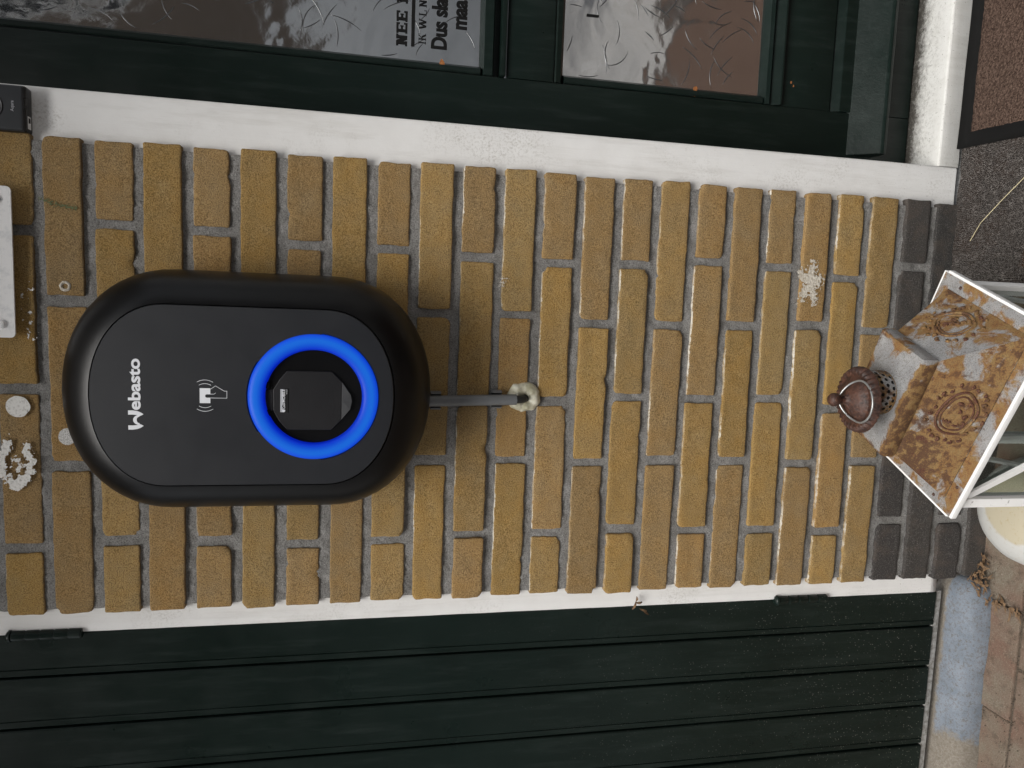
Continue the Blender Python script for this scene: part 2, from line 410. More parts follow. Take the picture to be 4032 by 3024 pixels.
def lathe(name, prof, c, mat, parent=None, n=40, axis='z', wob=None, attrs=None, mtx=None):
    """prof of (r,h) revolved about the axis through c"""
    V, F = [], []
    for i, (r, h) in enumerate(prof):
        for k in range(n):
            a = 2*PI*k/n; rr, hh = wob(r, h, a, i) if wob else (r, h)
            p = Vector((rr*math.cos(a), rr*math.sin(a), hh)) if axis == 'z' else Vector((rr*math.cos(a), -hh, rr*math.sin(a)))
            if mtx: p = mtx @ p
            V.append(p+Vector(c))
    for i in range(len(prof)-1):
        for k in range(n):
            F.append((i*n+k, i*n+(k+1) % n, (i+1)*n+(k+1) % n, (i+1)*n+k))
    o = mesh(name, V, F, mat, parent, True, attrs)
    bm = bmesh.new(); bm.from_mesh(o.data); bmesh.ops.remove_doubles(bm, verts=bm.verts, dist=1e-6); bmesh.ops.recalc_face_normals(bm, faces=bm.faces); bm.to_mesh(o.data); bm.free()
    sharp(o, 50); return o
def text(name, s, x, z, y, h, mat, parent=None, sx=1, off=0, cap=.73, width=None, thick=.0003):
    """upright lettering on a face that looks to -Y; h = capital height; width sets the total width"""
    cu = bpy.data.curves.new(name, 'FONT'); cu.body = s; cu.size = 1; cu.offset = off; cu.extrude = .001; cu.resolution_u = 4
    o = link(bpy.data.objects.new(name, cu)); bpy.context.view_layer.update()
    me = bpy.data.meshes.new_from_object(o.evaluated_get(bpy.context.evaluated_depsgraph_get()))
    bpy.data.objects.remove(o); bpy.data.curves.remove(cu)
    xs = [v.co.x for v in me.vertices]; k = h/cap
    x0, x1 = min(xs), max(xs); kx = (width/(x1-x0)) if width else k*sx
    for v in me.vertices:
        v.co = Vector((x+(v.co.x-x0)*kx, y-(v.co.z+.001)/.002*thick, z+v.co.y*k))
    me.materials.clear(); me.materials.append(MATS[mat]); me.name = name
    o = link(bpy.data.objects.new(name, me)); o.parent = parent; return o
def flat(name, polys, y, mat, parent=None, thick=.0003):
    """several flat (x,z) polygons, one thin mesh"""
    bm = bmesh.new()
    for i, poly in enumerate(polys):
        f = bm.faces.new([bm.verts.new((a, y, b)) for a, b in poly])
        r = bmesh.ops.extrude_face_region(bm, geom=[f])
        for v in r['geom']:
            if isinstance(v, bmesh.types.BMVert): v.co.y = y-thick-i*1.5e-5
    bmesh.ops.triangulate(bm, faces=[f for f in bm.faces if len(f.verts) > 4])
    return bmobj(name, bm, mat, parent)
def stroke(pts, wd):
    """a polyline as a list of quads (x,z) of width wd"""
    out = []
    for (a, b), (c, d) in zip(pts[:-1], pts[1:]):
        l = math.hypot(c-a, d-b) or 1; ex, ez = (c-a)/l*wd*.35, (d-b)/l*wd*.35; nx, nz = -(d-b)/l*wd/2, (c-a)/l*wd/2
        out.append([(a-ex+nx, b-ez+nz), (c+ex+nx, d+ez+nz), (c+ex-nx, d+ez-nz), (a-ex-nx, b-ez-nz)])
    return out
def nz(x, y, z): return noise.noise(Vector((x, y, z)))
def blobpoly(cx, cz, r, seed, amp=.35, n=22, sx=1, sz=1):
    out = []
    for k in range(n):
        a = 2*PI*k/n; q = r*(1+amp*nz(math.cos(a)*1.7+seed, math.sin(a)*1.7, seed*3.1)+amp*.5*nz(math.cos(a)*5+seed, math.sin(a)*5, seed))
        out.append((cx+math.cos(a)*q*sx, cz+math.sin(a)*q*sz))
    return out
# ------------------------------------------------------------------ the setting: ground, paving, threshold, step
W, H, Z0 = .6556, .0625, 1.58               # brick panel width, course height, height of course 0's middle
g = mesh('ground', [(-60, 12, -.03), (60, 12, -.03), (60, -60, -.03), (-60, -60, -.03)], [(3, 2, 1, 0)], 'ground'); structure(g)
pv = mesh('paving', [(-1.3, .3, -.004), (1.9, .3, -.004), (1.9, -1.30, -.004), (-1.3, -1.30, -.004)], [(3, 2, 1, 0)], 'jointsand'); structure(pv)
prow = 0
for j in range(13):
    y1 = .012-.1*j; off = -.037+(.1 if j % 2 else 0)
    for i in range(-6, 9):
        xa = off+.2*i
        if xa+.2 < -1.25 or xa > 1.8: continue
        if j == 0 and False: continue
        if xa > .5: continue
        gj = .0016
        bm = bmesh.new(); bm_box(bm, (xa+gj+random.uniform(-.001, .001), y1-.1+gj, -.05), (xa+.2-gj+random.uniform(-.001, .001), y1-gj, random.uniform(-.003, .001)))
        bmesh.ops.bevel(bm, geom=[e for e in bm.edges if min(v.co.z for v in e.verts) > -.02 or True], offset=.003, segments=2, affect='EDGES', profile=.5)
        bmobj('paver', bm, 'paver', pv)
# raised step in front of the door, covered by a carpet
st = box('step', (.53, -1.20, -.02), (1.8, .03, .112), 'mortar', None, .004); structure(st)
V, F = [], []
NX, NY = 90, 72
for j in range(NY+1):
    for i in range(NX+1):
        x = .522+i*(1.80-.522)/NX; y = .004-j*1.21/NY
        e = min((x-.522)/.02, 1); z = .128-(1-e)**2*.012+.003*nz(x*9, y*9, 0)+.0012*nz(x*60, y*60, 2)
        if x < W+.06 and y > -.03: z += .004*nz(x*25, 3, 1)
        V.append((x, y+.003*nz(x*12, 1, 7) if j == 0 else y, z))
for j in range(NY):
    for i in range(NX): a = j*(NX+1)+i; F.append((a, a+NX+1, a+NX+2, a+1))
nb = len(V)
for i in range(NX+1): V.append((V[NY*(NX+1)+i][0], -1.208, .0))
for i in range(NX): F.append((NY*(NX+1)+i, nb+i, nb+i+1, NY*(NX+1)+i+1))
nb = len(V)
for j in range(NY+1): V.append((.520, V[j*(NX+1)][1], .0))
for j in range(NY): F.append((j*(NX+1), nb+j, nb+j+1, (j+1)*(NX+1)))
cp = mesh('carpet', V, F, 'carpet', None, True); tag(cp, 'worn dark grey brown carpet laid over the step in front of the door', 'carpet')
# garage threshold: a painted concrete bar with a rounded end
V, F = [], []
prof = [(.055, .000), (.055, .044), (.046, .046), (.02, .045), (.0, .042), (-.016, .036), (-.025, .026), (-.030, .0), (-.030, -.02)]
xs = [-1.3, -.9]+[-.7+.02*i for i in range(34)]+[-.02, -.014, -.009, -.006]
for x in xs:
    t = min(1, max(0, (x+.04)/.034)); s = math.sqrt(max(0, 1-t*t))
    for (y, z) in prof:
        yy = .014+(y-.014)*(.25+.75*s); zz = z*(.35+.65*s) if z > 0 else z
        V.append((x, yy+.0035*nz(x*22, y*10, 1)*(1 if y < .02 else 0)+.002*nz(x*70, y*9, 5)*(1 if y < .02 else 0), zz+.0012*nz(x*30, y*40, 3)))
n = len(prof)
for i in range(len(xs)-1):
    for k in range(n-1): F.append((i*n+k, i*n+k+1, (i+1)*n+k+1, (i+1)*n+k))
F.append(tuple((len(xs)-1)*n+k for k in range(n)))
th = mesh('threshold', V, F, 'threshold', None, True); structure(th)
# ------------------------------------------------------------------ the brick wall
wall = empty('brick_wall', (W/2, .02, 0), 'yellow brick wall with grey joints and charcoal bottom courses between two doors', 'wall')
KTOP = -7
zt, zb = Z0-(KTOP-.5)*H, -.03
nx, nzz = 150, 430
V, F = [], []
for j in range(nzz+1):
    z = zb+(zt-zb)*j/nzz
    for i in range(nx+1):
        x = .0035+(W-.007)*i/nx+(.0018*nz(3, z*40, i) if i in (0, nx) else 0)
        y = .0038+.0019*nz(x*38, z*38, 0)+.0013*nz(x*140, z*140, 4)+.0009*random.uniform(-1, 1)
        V.append((x, y, z))
for j in range(nzz):
    for i in range(nx): a = j*(nx+1)+i; F.append((a, a+1, a+nx+2, a+nx+1))
b0 = len(V)
for (x, z) in ((.004, zb), (W-.004, zb), (W-.004, zt), (.004, zt)): V.append((x, .05, z))
F += [(b0+1, b0, b0+3, b0+2)]
mesh('mortar', V, F, 'mortar', wall, True)
PERP = {0: [.532, .319, .095], 1: [.439, .21], 2: [.547, .325, .101], 3: [.44, .215], 4: [.544, .322, .098], 5: [.438, .214], 6: [.532, .315, .091], 7: [.441, .216],
        8: [.533, .314, .093], 9: [.442, .218], 10: [.528, .31, .099], 11: [.444, .218], 12: [.526, .311, .099], 13: [.436, .213], 14: [.53, .319, .101], 15: [.437, .216],
        16: [.54, .318, .096], 17: [.438, .213], 18: [.536, .32, .096], 19: [.444, .209], 20: [.524, .305, .089], 21: [.438, .213], 22: [.549, .328, .105], 23: [.44, .22], 24: [.54, .325, .105], 25: [.44, .215]}
TINTS = [(.345, .240, .104), (.335, .233, .104), (.362, .246, .096), (.332, .230, .114), (.352, .238, .094), (.32, .222, .110), (.368, .258, .116), (.285, .200, .102), (.35, .233, .106), (.325, .233, .108)]
def brick(xa, xb, zc, k):
    h = .0475+random.uniform(-.0018, .0018); dark = k >= 22
    z0, z1 = zc-h/2+random.uniform(-.0006, .0006), zc+h/2
    us = [0, .004, .010]+[]; L = xb-xa; m = max(5, int(L/.007))
    us = [0, .0008, .0022]+[.0022+(L-.0044)*i/m for i in range(1, m)]+[L-.0022, L-.0008, L]
    vs = [0, .0008, .0022, .007, .013, .020, .0275, .0345, .0405, .0453, .0467, .0475]; vs = [v/.0475*(z1-z0) for v in vs]
    sd = random.uniform(0, 99); yo = random.uniform(-.0025, .0012); til = random.uniform(-.012, .012); tz = random.uniform(-.02, .02)
    bulge = random.uniform(-.0006, .0012)
    chips = [(random.choice((0, L, random.uniform(0, L))), random.choice((0, 1))*(z1-z0), random.uniform(.004, .010), random.uniform(.0015, .004)) for _ in range(random.choice((0, 1, 1, 2, 3)))]
    V, F, edge, darkening = [], [], [], []
    nu, nv = len(us), len(vs)
    for j, v in enumerate(vs):
        for i, u in enumerate(us):
            x = xa+u; z = z0+v
            du, dv = min(u, L-u), min(v, (z1-z0)-v)
            y = yo+til*(u-L/2)+tz*(v-.024)
            # rounded arrises
            rr = .0020
            ex, ez = max(0, rr-du), max(0, rr-dv)
            y += .0011*min(1, (ex*ex+ez*ez)/(rr*rr))
            if ex > 0 and ez > 0:
                q = math.hypot(ex, ez)/rr
                if q > .9:
                    x += (.0010 if u < L/2 else -.0010)*(q-.9)/.5; z += (.0010 if v < .024 else -.0010)*(q-.9)/.5
            wv = .75 if (du < .006 or dv < .006) else .3
            x += wv*(.0017*nz(x*55, z*55, sd)+.0008*nz(x*190, z*190, sd+3))*(1 if du < .012 else .0)
            z += wv*(.0017*nz(x*42, z*90, sd+9)+.0009*nz(x*170, z*170, sd+5))
            y += .0010*nz(x*60, z*60, sd+2)+.0004*nz(x*220, z*220, sd)-bulge*math.sin(PI*u/L)
            for cu, cv_, cr, cdp in chips:
                dd = math.hypot(u-cu, (v-cv_)*1.3)/(cr*(1+.5*nz(u*300, v*300, sd)))
                if dd < 1: y += cdp*(1-dd*dd); z += (.0022 if cv_ == 0 else -.0022)*(1-dd) if dv < .004 else 0; x += (.0022 if cu == 0 else -.0022 if cu == L else 0)*(1-dd) if du < .004 else 0
            V.append((x, y, z))
            edge.append(max(0, 1-((z1-z0)-v)/.0045, .55-dv/.01, .6-du/.008)); darkening.append(max(0, 1-v/.006, .8-du/.007))
    for j in range(nv-1):
        for i in range(nu-1): a = j*nu+i; F.append((a, a+1, a+nu+1, a+nu))
    per = [i for i in range(nu)]+[j*nu+nu-1 for j in range(1, nv)]+[(nv-1)*nu+i for i in range(nu-2, -1, -1)]+[j*nu for j in range(nv-2, 0, -1)]
    b = len(V)
    for p in per: x, y, z = V[p]; V.append((x, .03, z)); edge.append(0); darkening.append(1)
    for i in range(len(per)): F.append((per[i], b+i, b+(i+1) % len(per), per[(i+1) % len(per)]))
    t = random.choice(TINTS); f = random.uniform(.86, 1.08); t = tuple(c*f for c in t)
    if dark: t = random.choice([(.030, .028, .026), (.042, .037, .033), (.034, .030, .028)])
    lime = random.choice([0, .4, .9, 1]) if k >= 9 else random.choice([0, 0, 0, .4])
    n = len(V)
    bo = mesh('brick', V, F, 'dark' if dark else 'brick', wall, True, {'tint': [t]*n, 'edge': edge, 'darkening': darkening, 'lime': [lime]*n}); sharp(bo, 38)
for k in range(KTOP, 26):
    pp = PERP.get(k) or [x+random.uniform(-.004, .004) for x in (PERP[1] if k % 2 else PERP[0])]
    xs = [0.0]+sorted(pp)+[W]
    for i in range(len(xs)-1):
        gl = random.uniform(.0055, .0085); gr = random.uniform(.0055, .0085)
        if k < 10: gl += .0005
        xa = xs[i]+(gl if i else random.uniform(-.006, -.0015)); xb = xs[i+1]-(gr if i < len(xs)-2 else random.uniform(-.0065, -.0015))
        brick(xa, xb, Z0-k*H+random.uniform(-.0007, .0007), k)
# spots of filler and paint stuck on the bricks (parts of the wall)
def patch(name, polys, mat, label=None, y=-.0022):
    o = flat(name, polys, y, mat, wall, .0008)
    if label: o['label'] = label
    return o
patch('filler_spot', [blobpoly(.2951, 1.5796, .0148, 1.3, .10, 26)], 'filler', 'round white filler spot on a brick', -.0026)
patch('filler_spot', [blobpoly(.254, 1.5193, .0118, 5.1, .08, 26)], 'filler_dark', 'speckled grey white filler spot half behind the charger', -.0026)
rs = random.Random(3)
def flakes(name, x0, x1, z0, z1, keep, mat, label, y=-.0042, cell=.0008):
    """thin chips: grid cells kept where the mask says so, one mesh"""
    V, F = [], []; idx = {}
    nx_, nz_ = int((x1-x0)/cell), int((z1-z0)/cell)
    def vid(i, j):
        if (i, j) not in idx:
            x, z = x0+i*cell, z0+j*cell; idx[(i, j)] = len(V)
            V.append((x+.0005*nz(x*900, z*900, 1), y+.0004*nz(x*300, z*300, 5), z+.0005*nz(x*900, z*900, 8)))
        return idx[(i, j)]
    for j in range(nz_):
        for i in range(nx_):
            if keep(x0+(i+.5)*cell, z0+(j+.5)*cell): F.append((vid(i, j), vid(i+1, j), vid(i+1, j+1), vid(i, j+1)))
    o = mesh(name, V, F, mat, wall); o['label'] = label; return o
def fb(x, z, f, s_): return nz(x*f, z*f, s_)+.55*nz(x*f*2.3, z*f*2.3, s_+7)+.35*nz(x*f*5, z*f*5, s_+3)
def m1(x, z):
    dx, dz = (x-.2165)/.0345, (z-1.5835)/.0215; r = math.hypot(dx, dz); a = math.atan2(dz, dx)
    ringm = .46-abs(r-.82)*1.5-(.5 if -.6 < a < .25 else 0)
    mid_ = .12-abs(r-.25)*1.1
    return max(ringm, mid_)+.42*fb(x, z, 130, 2) > .12
flakes('paint_splash', .172, .262, 1.555, 1.612, m1, 'filler', 'flaking ring of white paint on a brick')
flakes('paint_splash', .385, .48, 1.545, 1.578, lambda x, z: .40*fb(x, z, 150, 14)-abs(z-1.562)*16-max(0, x-.455)*9 > .12, 'filler', 'small white paint flecks under the sign')
def m2(x, z):
    dx, dz = (x-.5138)/.034, (z-.3995)/.021; r = math.hypot(dx, dz); a = math.atan2(dz, dx)
    return .58-r*.55+.16*math.cos(5*a+.7)+.38*fb(x, z, 210, 31) > .12
flakes('chalk_smudge', .475, .553, .373, .426, m2, 'chalky', 'pale chalky smudge on a brick low on the wall', -.0042, .0007)
flakes('chalk_smudge', .478, .508, .904, .926, lambda x, z: .18-math.hypot(x-.493, (z-.915)*1.6)*22+.42*fb(x, z, 330, 4) > .14, 'chalky', 'small white scuff on a brick', -.0042, .0007)
flakes('green_smear', .545, .595, 1.495, 1.552, lambda x, z: .30-abs(x-(.578-.0135*max(0, min(1, (1.548-z)/.046))**.6))*70+.45*fb(x, z, 420, 9) > .22 and 1.5 < z < 1.547, 'verd', 'faint green smear across a brick', -.0038, .0006)
hr = [(.0046*math.cos(2*PI*k/18), .0046*math.sin(2*PI*k/18)) for k in range(18)]
V, F = [], []
for r, y in ((.0072, -.0018), (.0058, -.0033), (.0040, -.0030), (.0026, .004), (.0, .004)):
    for k in range(18): a = 2*PI*k/18; q = r*(1+.15*nz(math.cos(a)*2, math.sin(a)*2, 3)); V.append((.4605+q*math.cos(a), y, 1.518+q*math.sin(a)))
for i in range(4):
    for k in range(18): F.append((i*18+k, i*18+(k+1) % 18, (i+1)*18+(k+1) % 18, (i+1)*18+k))
mesh('screw_hole', V, F, 'chalky', wall, True)['label'] = 'old plugged screw hole with a pale rim'
smear = 0 and [blobpoly(.572+i*-.0007+rs.gauss(0, .0008), 1.545-.0045*i+.0, rs.uniform(.0008, .0022), i*1.1, .8, 10) for i in range(14)]
# ------------------------------------------------------------------ white door frame and dark green front door (right of the wall)
YF, YD, YG = .012, .085, .100
fr = empty('door_frame', (.69, YF, .127), 'white painted wooden door frame with sill beside the dark green glazed door', 'door frame')
DT = 2.15
V, F = [], []
NZ = 160
for j in range(NZ+1):
    z = .127+(DT-.127)*j/NZ
    wv = .0012*nz(z*30, 1, 1)
    for (x, y) in ((W-.016, YF-.003), (W-.004, YF-.0035+wv), (W+.004, YF-.001+wv), (.672, YF), (.70, YF+.0006*nz(z*9, 2, 2)), (.7200, YF), (.7232, YF+.0012), (.7240, YF+.005), (.7240, .12)): V.append((x+(.0008*nz(z*40, x*20, 3) if x > .71 and j < 12 else 0), y, z))
for j in range(NZ):
    for i in range(8): a = j*9+i; F.append((a, a+1, a+10, a+9))
mesh('post', V, F, 'white', fr, True)
V, F = [], []
NXs = 70
for i in range(NXs+1):
    x = .7235+(1.62-.7235)*i/NXs
    b = .003*nz(x*14, 0, 0)+.0012*nz(x*50, 0, 0)
    for (y, z) in ((.12, .168), (.08, .1667), (.05, .1655), (.03, .1648), (.0165, .1641), (.0128, .1630), (YF-.0003, .1605), (YF, .148), (YF+.0005, .135), (YF+.002, .124+b)): V.append((x, y+.0006*nz(x*20, z*40, 1), z+.0004*nz(x*25, y*30, 0)))
for i in range(NXs):
    for k in range(9): a = i*10+k; F.append((a, a+1, a+11, a+10))
mesh('sill', V, F, 'sill', fr, True)
box('post', (1.62, YF, .127), (1.69, .12, DT), 'white', fr, .003)
box('head', (W+.002, YF+.0015, DT), (1.69, .12, DT+.07), 'white', fr, .003)
adopt(fr)
dr = empty('front_door', (1.15, YD, .168), 'dark green wooden front door with mirrored figured glass panes', 'door')
XE = 1.60
def dbox(name, lo, hi, bev=.003): return box(name, lo, hi, 'green_door', dr, bev)
dbox('stile', (.7255, YD, .1700), (.8185, .125, 2.13)); dbox('stile', (XE-.09, YD, .1700), (XE, .125, 2.13))
dbox('rail', (.8188, YD+.0006, .8275), (XE-.0903, .124, .9050)); dbox('rail', (.8188, YD+.0006, 2.03), (XE-.0903, .124, 2.13))
XR = XE-.0903
# pane 1
def pane(x0, x1, z0, z1, seed, n):
    V, F = [], []; nx, nn = 40, 30
    for j in range(nn+1):
        for i in range(nx+1):
            x = x0+(x1-x0)*i/nx; z = z0+(z1-z0)*j/nn
            V.append((x, YG+.0006*nz(x*14, z*14, seed), z))
    for j in range(nn):
        for i in range(nx): a = j*(nx+1)+i; F.append((a, a+1, a+nx+2, a+nx+1))
    p = mesh('pane', V, F, 'film', dr, True)
    V, F = [], []; r = random.Random(seed)
    for q in range(n):
        cx, cz = r.uniform(x0, x1), r.uniform(z0, z1); a = r.uniform(0, 2*PI); R = r.uniform(.03, .09); sw = r.uniform(.4, .9)*.05/R*1.2
        pts = []
        for k in range(9):
            t = a+sw*(k/8-.5); pts.append((cx+R*math.cos(t)-R*math.cos(a), YG+.00035, cz+R*math.sin(t)-R*math.sin(a)))
        if all(x0+.002 < q[0] < x1-.002 and z0+.002 < q[2] < z1-.002 for q in pts):
            tube_data(pts, [.0003+.00075*math.sin(PI*k/8) for k in range(9)], 8, False, V, F)
    e = mesh('embossed_strokes', V, F, 'stroke', p, True); e['kind'] = 'stuff'
    return p
p1 = pane(.8325, 1.495, .9465, 2.03, 3, 420); p2 = pane(.8335, 1.495, .4575, .8115, 9, 190)
def bead_v(x0, x1, z0, z1):
    bm = bmesh.new(); L = (YD+.001, YG+.002)
    pr = [(x0, YD+.0015), (x0+.002, YD-.001), (x1-.006, YD+.0005), (x1, YG-.003), (x1, YG+.004), (x0, YG+.004)]
    lo = [bm.verts.new((x, y, z0)) for x, y in pr]; hi = [bm.verts.new((x, y, z1)) for x, y in pr]
    for i in range(6): bm.faces.new((lo[i], lo[(i+1) % 6], hi[(i+1) % 6], hi[i]))
    bm.faces.new(lo); bm.faces.new(hi); return bmobj('bead', bm, 'green_door', dr)
def bead_h(z0, z1, x0, x1, glass_up=True):
    a, b = (z0, z1) if glass_up else (z1, z0); s = 1 if glass_up else -1
    return xprism('bead', [(YD+.0015, a), (YD-.001, a+s*.002), (YD+.0005, b-s*.006), (YG-.003, b), (YG+.004, b), (YG+.004, a)], x0, x1, 'green_door', dr)
bead_v(.8196, .8345, .9475, 2.03); bead_v(.8196, .8352, .4585, .8105)
bead_h(.9265, .9480, .8193, XR); bead_h(.8105, .8265, .8193, XR, False); bead_h(.4445, .4590, .8193, XR)
dbox('drip_strip', (.8192, YD-.006, .9075), (XR, .1, .9165), .0025)
dbox('back_strip', (.8192, YG-.002, .9160), (XR, .12, .9268), 0)
# lower woodwork: slanting strip, boards, weather bar, bottom rail
xprism('slanting_strip', [(YD+.006, .4445), (YD-.004, .4275), (YD-.004, .4245), (.12, .4245), (.12, .4445)], .8192, XR, 'green_door', dr, .0006)
dbox('board', (.8190, YD+.004, .3275), (XR, .12, .4240), .0015)
xprism('board', [(YD+.008, .3255), (YD-.001, .3110), (YD-.001, .2655), (.12, .2655), (.12, .3255)], .8190, XR, 'green_door', dr, .0008)
xprism('weather_bar', [(YD+.004, .2960), (YD-.034, .2480), (YD-.036, .2440), (YD-.034, .2370), (YD-.022, .2340), (YD+.004, .2420)], .7455, XE-.02, 'green_door', dr, .0012)
dbox('bottom_rail', (.8188, YD+.0004, .1705), (XR, .124, .2650), .002)
# bare wood chips and a black bar mark
def chip(x, z, y, r, s, label=None): flat('bare_chip', [blobpoly(x, z, r, s, .5, 14, 1.5, .8)], y, 'orange', dr, .0004)
chip(.829, 1.008, YD+.0012, .0055, 2.2); chip(.828, .583, YD+.0010, .0050, 8.2); chip(.86, .405, YD+.0042, .0018, 3.3); chip(.855, .40, YD+.0042, .0014, 4.3)
bar = flat('black_mark', [[(.9322, .7733), (.9360, .7733), (.9362, .7527), (.9326, .7527)]], YG-.0008, 'print_black', p2, .0006)
# black lettering stuck on the upper pane
yl = YG-.0011
def slab(ch, x, z, w_, h, t, wd):
    """slab-serif capitals drawn from bars"""
    P = []; R = lambda a, b, c, d: P.append([(x+a*w_, z+b*h), (x+c*w_, z+b*h), (x+c*w_, z+d*h), (x+a*w_, z+d*h)])
    if ch == 'N':
        R(.12, 0, .12+wd, 1); R(.88-wd, 0, .88, 1)
        P.append([(x+.12*w_, z+h), (x+(.12+wd*1.2)*w_, z+h), (x+.88*w_, z), (x+(.88-wd*1.2)*w_, z)])
        R(0, 0, .24+wd*.6, t); R(0, 1-t, .3, 1); R(.6, 1-t, 1, 1)
    if ch == 'E':
        R(.10, 0, .10+wd, 1); R(0, 0, .95, t); R(0, 1-t, .95, 1); R(.1, .5-t/2, .68, .5+t/2); R(.95-wd*.5, 0, .95, .33); R(.95-wd*.5, .67, .95, 1); R(.62, .34, .70, .66)
    if ch == 'I': R(.5-wd/2, 0, .5+wd/2, 1); R(.1, 0, .9, t); R(.1, 1-t, .9, 1)
    if ch == 'K':
        R(.10, 0, .10+wd, 1); R(0, 0, .36, t); R(0, 1-t, .36, 1); R(.62, 0, 1, t); R(.58, 1-t, .95, 1)
        P.append([(x+.2*w_, z+.38*h), (x+.2*w_, z+.48*h), (x+.75*w_, z+h), (x+.83*w_, z+h)]); P.append([(x+.36*w_, z+.52*h), (x+(.44+wd)*w_, z+.6*h), (x+(.84+wd*.4)*w_, z), (x+(.84-wd*.8)*w_, z)])
    if ch == 'W':
        for a, b, ww in ((.06, .30, wd), (.30, .52, wd*.5), (.5, .72, wd), (.72, .94, wd*.5)):
            up = a in (.06, .5); q, r_ = (1, 0) if up else (0, 1)
            P.append([(x+(a-ww/2)*w_, z+q*h), (x+(a+ww/2)*w_, z+q*h), (x+(b+ww/2)*w_, z+r_*h), (x+(b-ww/2)*w_, z+r_*h)])
        R(-.04, 1-t, .18, 1); R(.40, 1-t, .62, 1); R(.82, 1-t, 1.04, 1)
    if ch == 'L': R(.12, 0, .12+wd, 1); R(0, 0, .9, t); R(0, 1-t, .4, 1); R(.9-wd*.4, 0, .9, .32)
    return P
P = []
for ch, x in (('N', .8553), ('E', .8740), ('E', .8915), ('N', .9190)): P += slab(ch, x, 1.0620, .0172 if ch == 'N' else .0162, .0172, .2, .26)
for i, q in enumerate(P): flat('lettering', [q], yl-.00001*i, 'print_black', p1, .0002) if False else None
def letters(P, name='lettering'):
    V, F = [], []
    for i, q in enumerate(P):
        b = len(V); y = yl-.000012*(i % 24)
        V += [(a, y, c) for a, c in q]; F.append(tuple(range(b, b+len(q))))
    return mesh(name, V, F, 'print_black', p1)
letters(P)
letters([[(.8560, 1.0560), (1.0, 1.0560), (1.0, 1.0506), (.8560, 1.0506)]], 'underline')
P = []
for ch, x, ww in (('I', .8605, .005), ('K', .8665, .0105), ('W', .8835, .015), ('L', .9035, .009), ('N', .9165, .0105)): P += slab(ch, x, 1.0330, ww, .0116, .07, .26 if ch == 'I' else .16)
letters(P)
text('lettering', 'Dus sla', .8560, 1.0010, yl, .0245, 'print_black', p1, off=.035, width=.0765, thick=.0002)
text('lettering', 'maa', .8895, .9700, yl, .0245, 'print_black', p1, off=.035, width=.0445, thick=.0002)
adopt(dr)
# ------------------------------------------------------------------ garage door (left of the wall)
gp = empty('garage_post', (-.018, YF, .083), 'narrow white painted post between the brick wall and the dark green garage door', 'door post')
V, F = [], []
for j in range(NZ+1):
    z = .0835+(DT-.0835)*j/NZ
    for (x, y) in ((-.0365, .06), (-.0365, YF+.003), (-.0345, YF+.0004), (-.02, YF+.0006*nz(z*8, 1, 1)), (-.008, YF), (.004, YF-.0035), (.016, YF-.003)): V.append((x+.0004*nz(z*30, x*9, 2), y, z))
for j in range(NZ):
    for i in range(6): a = j*7+i; F.append((a, a+1, a+8, a+7))
F.append((0, 1, 2, 3, 4, 5, 6)[::-1])
mesh('post_face', V, F, 'white', gp, True); adopt(gp)
gd = empty('garage_door', (-.6, .02, .07), 'dark green garage door of vertical tongued boards with black hinges', 'garage door')
YB = .020
edges = [-.0385, -.1065, -.185, -.263, -.3405]+[-.3405-.0785*i for i in range(1, 11)]
for i in range(len(edges)-1):
    xb, xa = edges[i], edges[i+1]
    # board with a rounded right edge, a quirk bead and a tongue lying in the groove
    y = YB+(.0 if i else -.0005)+random.uniform(-.0006, .0006)
    pr = [(xb, .05), (xb, y+.004), (xb-.0006, y+.0014), (xb-.0022, y), (xa+.0150, y), (xa+.0138, y+.0016), (xa+.0126, y), (xa+.0052, y), (xa+.0038, y+.0010), (xa+.0033, y+.008), (xa-.001, y+.008), (xa-.001, .05)]
    bm = bmesh.new(); rows = []
    zs = [.074, .0752]+[.12+.1*q for q in range(20)]+[2.10, DT]
    for z in zs: rows.append([bm.verts.new((x, yy+(.0007*nz(x*10, z*4, i) if yy < .045 else 0), z-.004*(-x)*0)) for x, yy in pr])
    for a, b in zip(rows[:-1], rows[1:]):
        for k in range(len(pr)-1): bm.faces.new((a[k], a[k+1], b[k+1], b[k]))
    bm.faces.new(rows[0]); bm.faces.new(rows[-1])
    o = bmobj('plank', bm, 'green', gd, True); sharp(o, 30)
box('bottom_strip', (-1.14, YB+.003, .0600), (-.0385, .05, .0735), 'metalstrip', gd, .001)
def hinge(z0, z1, painted):
    z, n = z0, 5; step = (z1-z0)/n
    h = lathe('hinge', [(.0, z0), (.0062, z0), (.0070, z0+.002)]+[q for i in range(n) for q in ((.0072, z0+i*step+.002), (.0072, z0+(i+1)*step-.0012), (.0058, z0+(i+1)*step-.0006), (.0058, z0+(i+1)*step))]+[(.0085, z1), (.0088, z1+.003), (.006, z1+.006), (0, z1+.006)], (-.0365, YF-.0010, 0), 'green', gd, 18)
    if painted: box('hinge_leaf', (-.0365, YF+.0002, z0), (-.022, YF+.003, z1), 'white', h, .0005)
    return h
hinge(1.512, 1.604, False); hinge(.309, .404, False)
adopt(gd)
# ------------------------------------------------------------------ canopy above (unseen, added to shade the upper wall)
cn = empty('canopy', (.5, -.1, 2.22), 'unseen shallow white boarded canopy added to shade the upper wall', 'canopy')
for i in range(5): box('soffit_board', (-1.3, -.46+.1*i+.002, 2.235), (1.9, -.36+.1*i-.002, 2.26), 'soffit', cn, .002)
box('fascia', (-1.3, -.49, 2.20), (1.9, -.4602, 2.36), 'white', cn, .004)
adopt(cn)
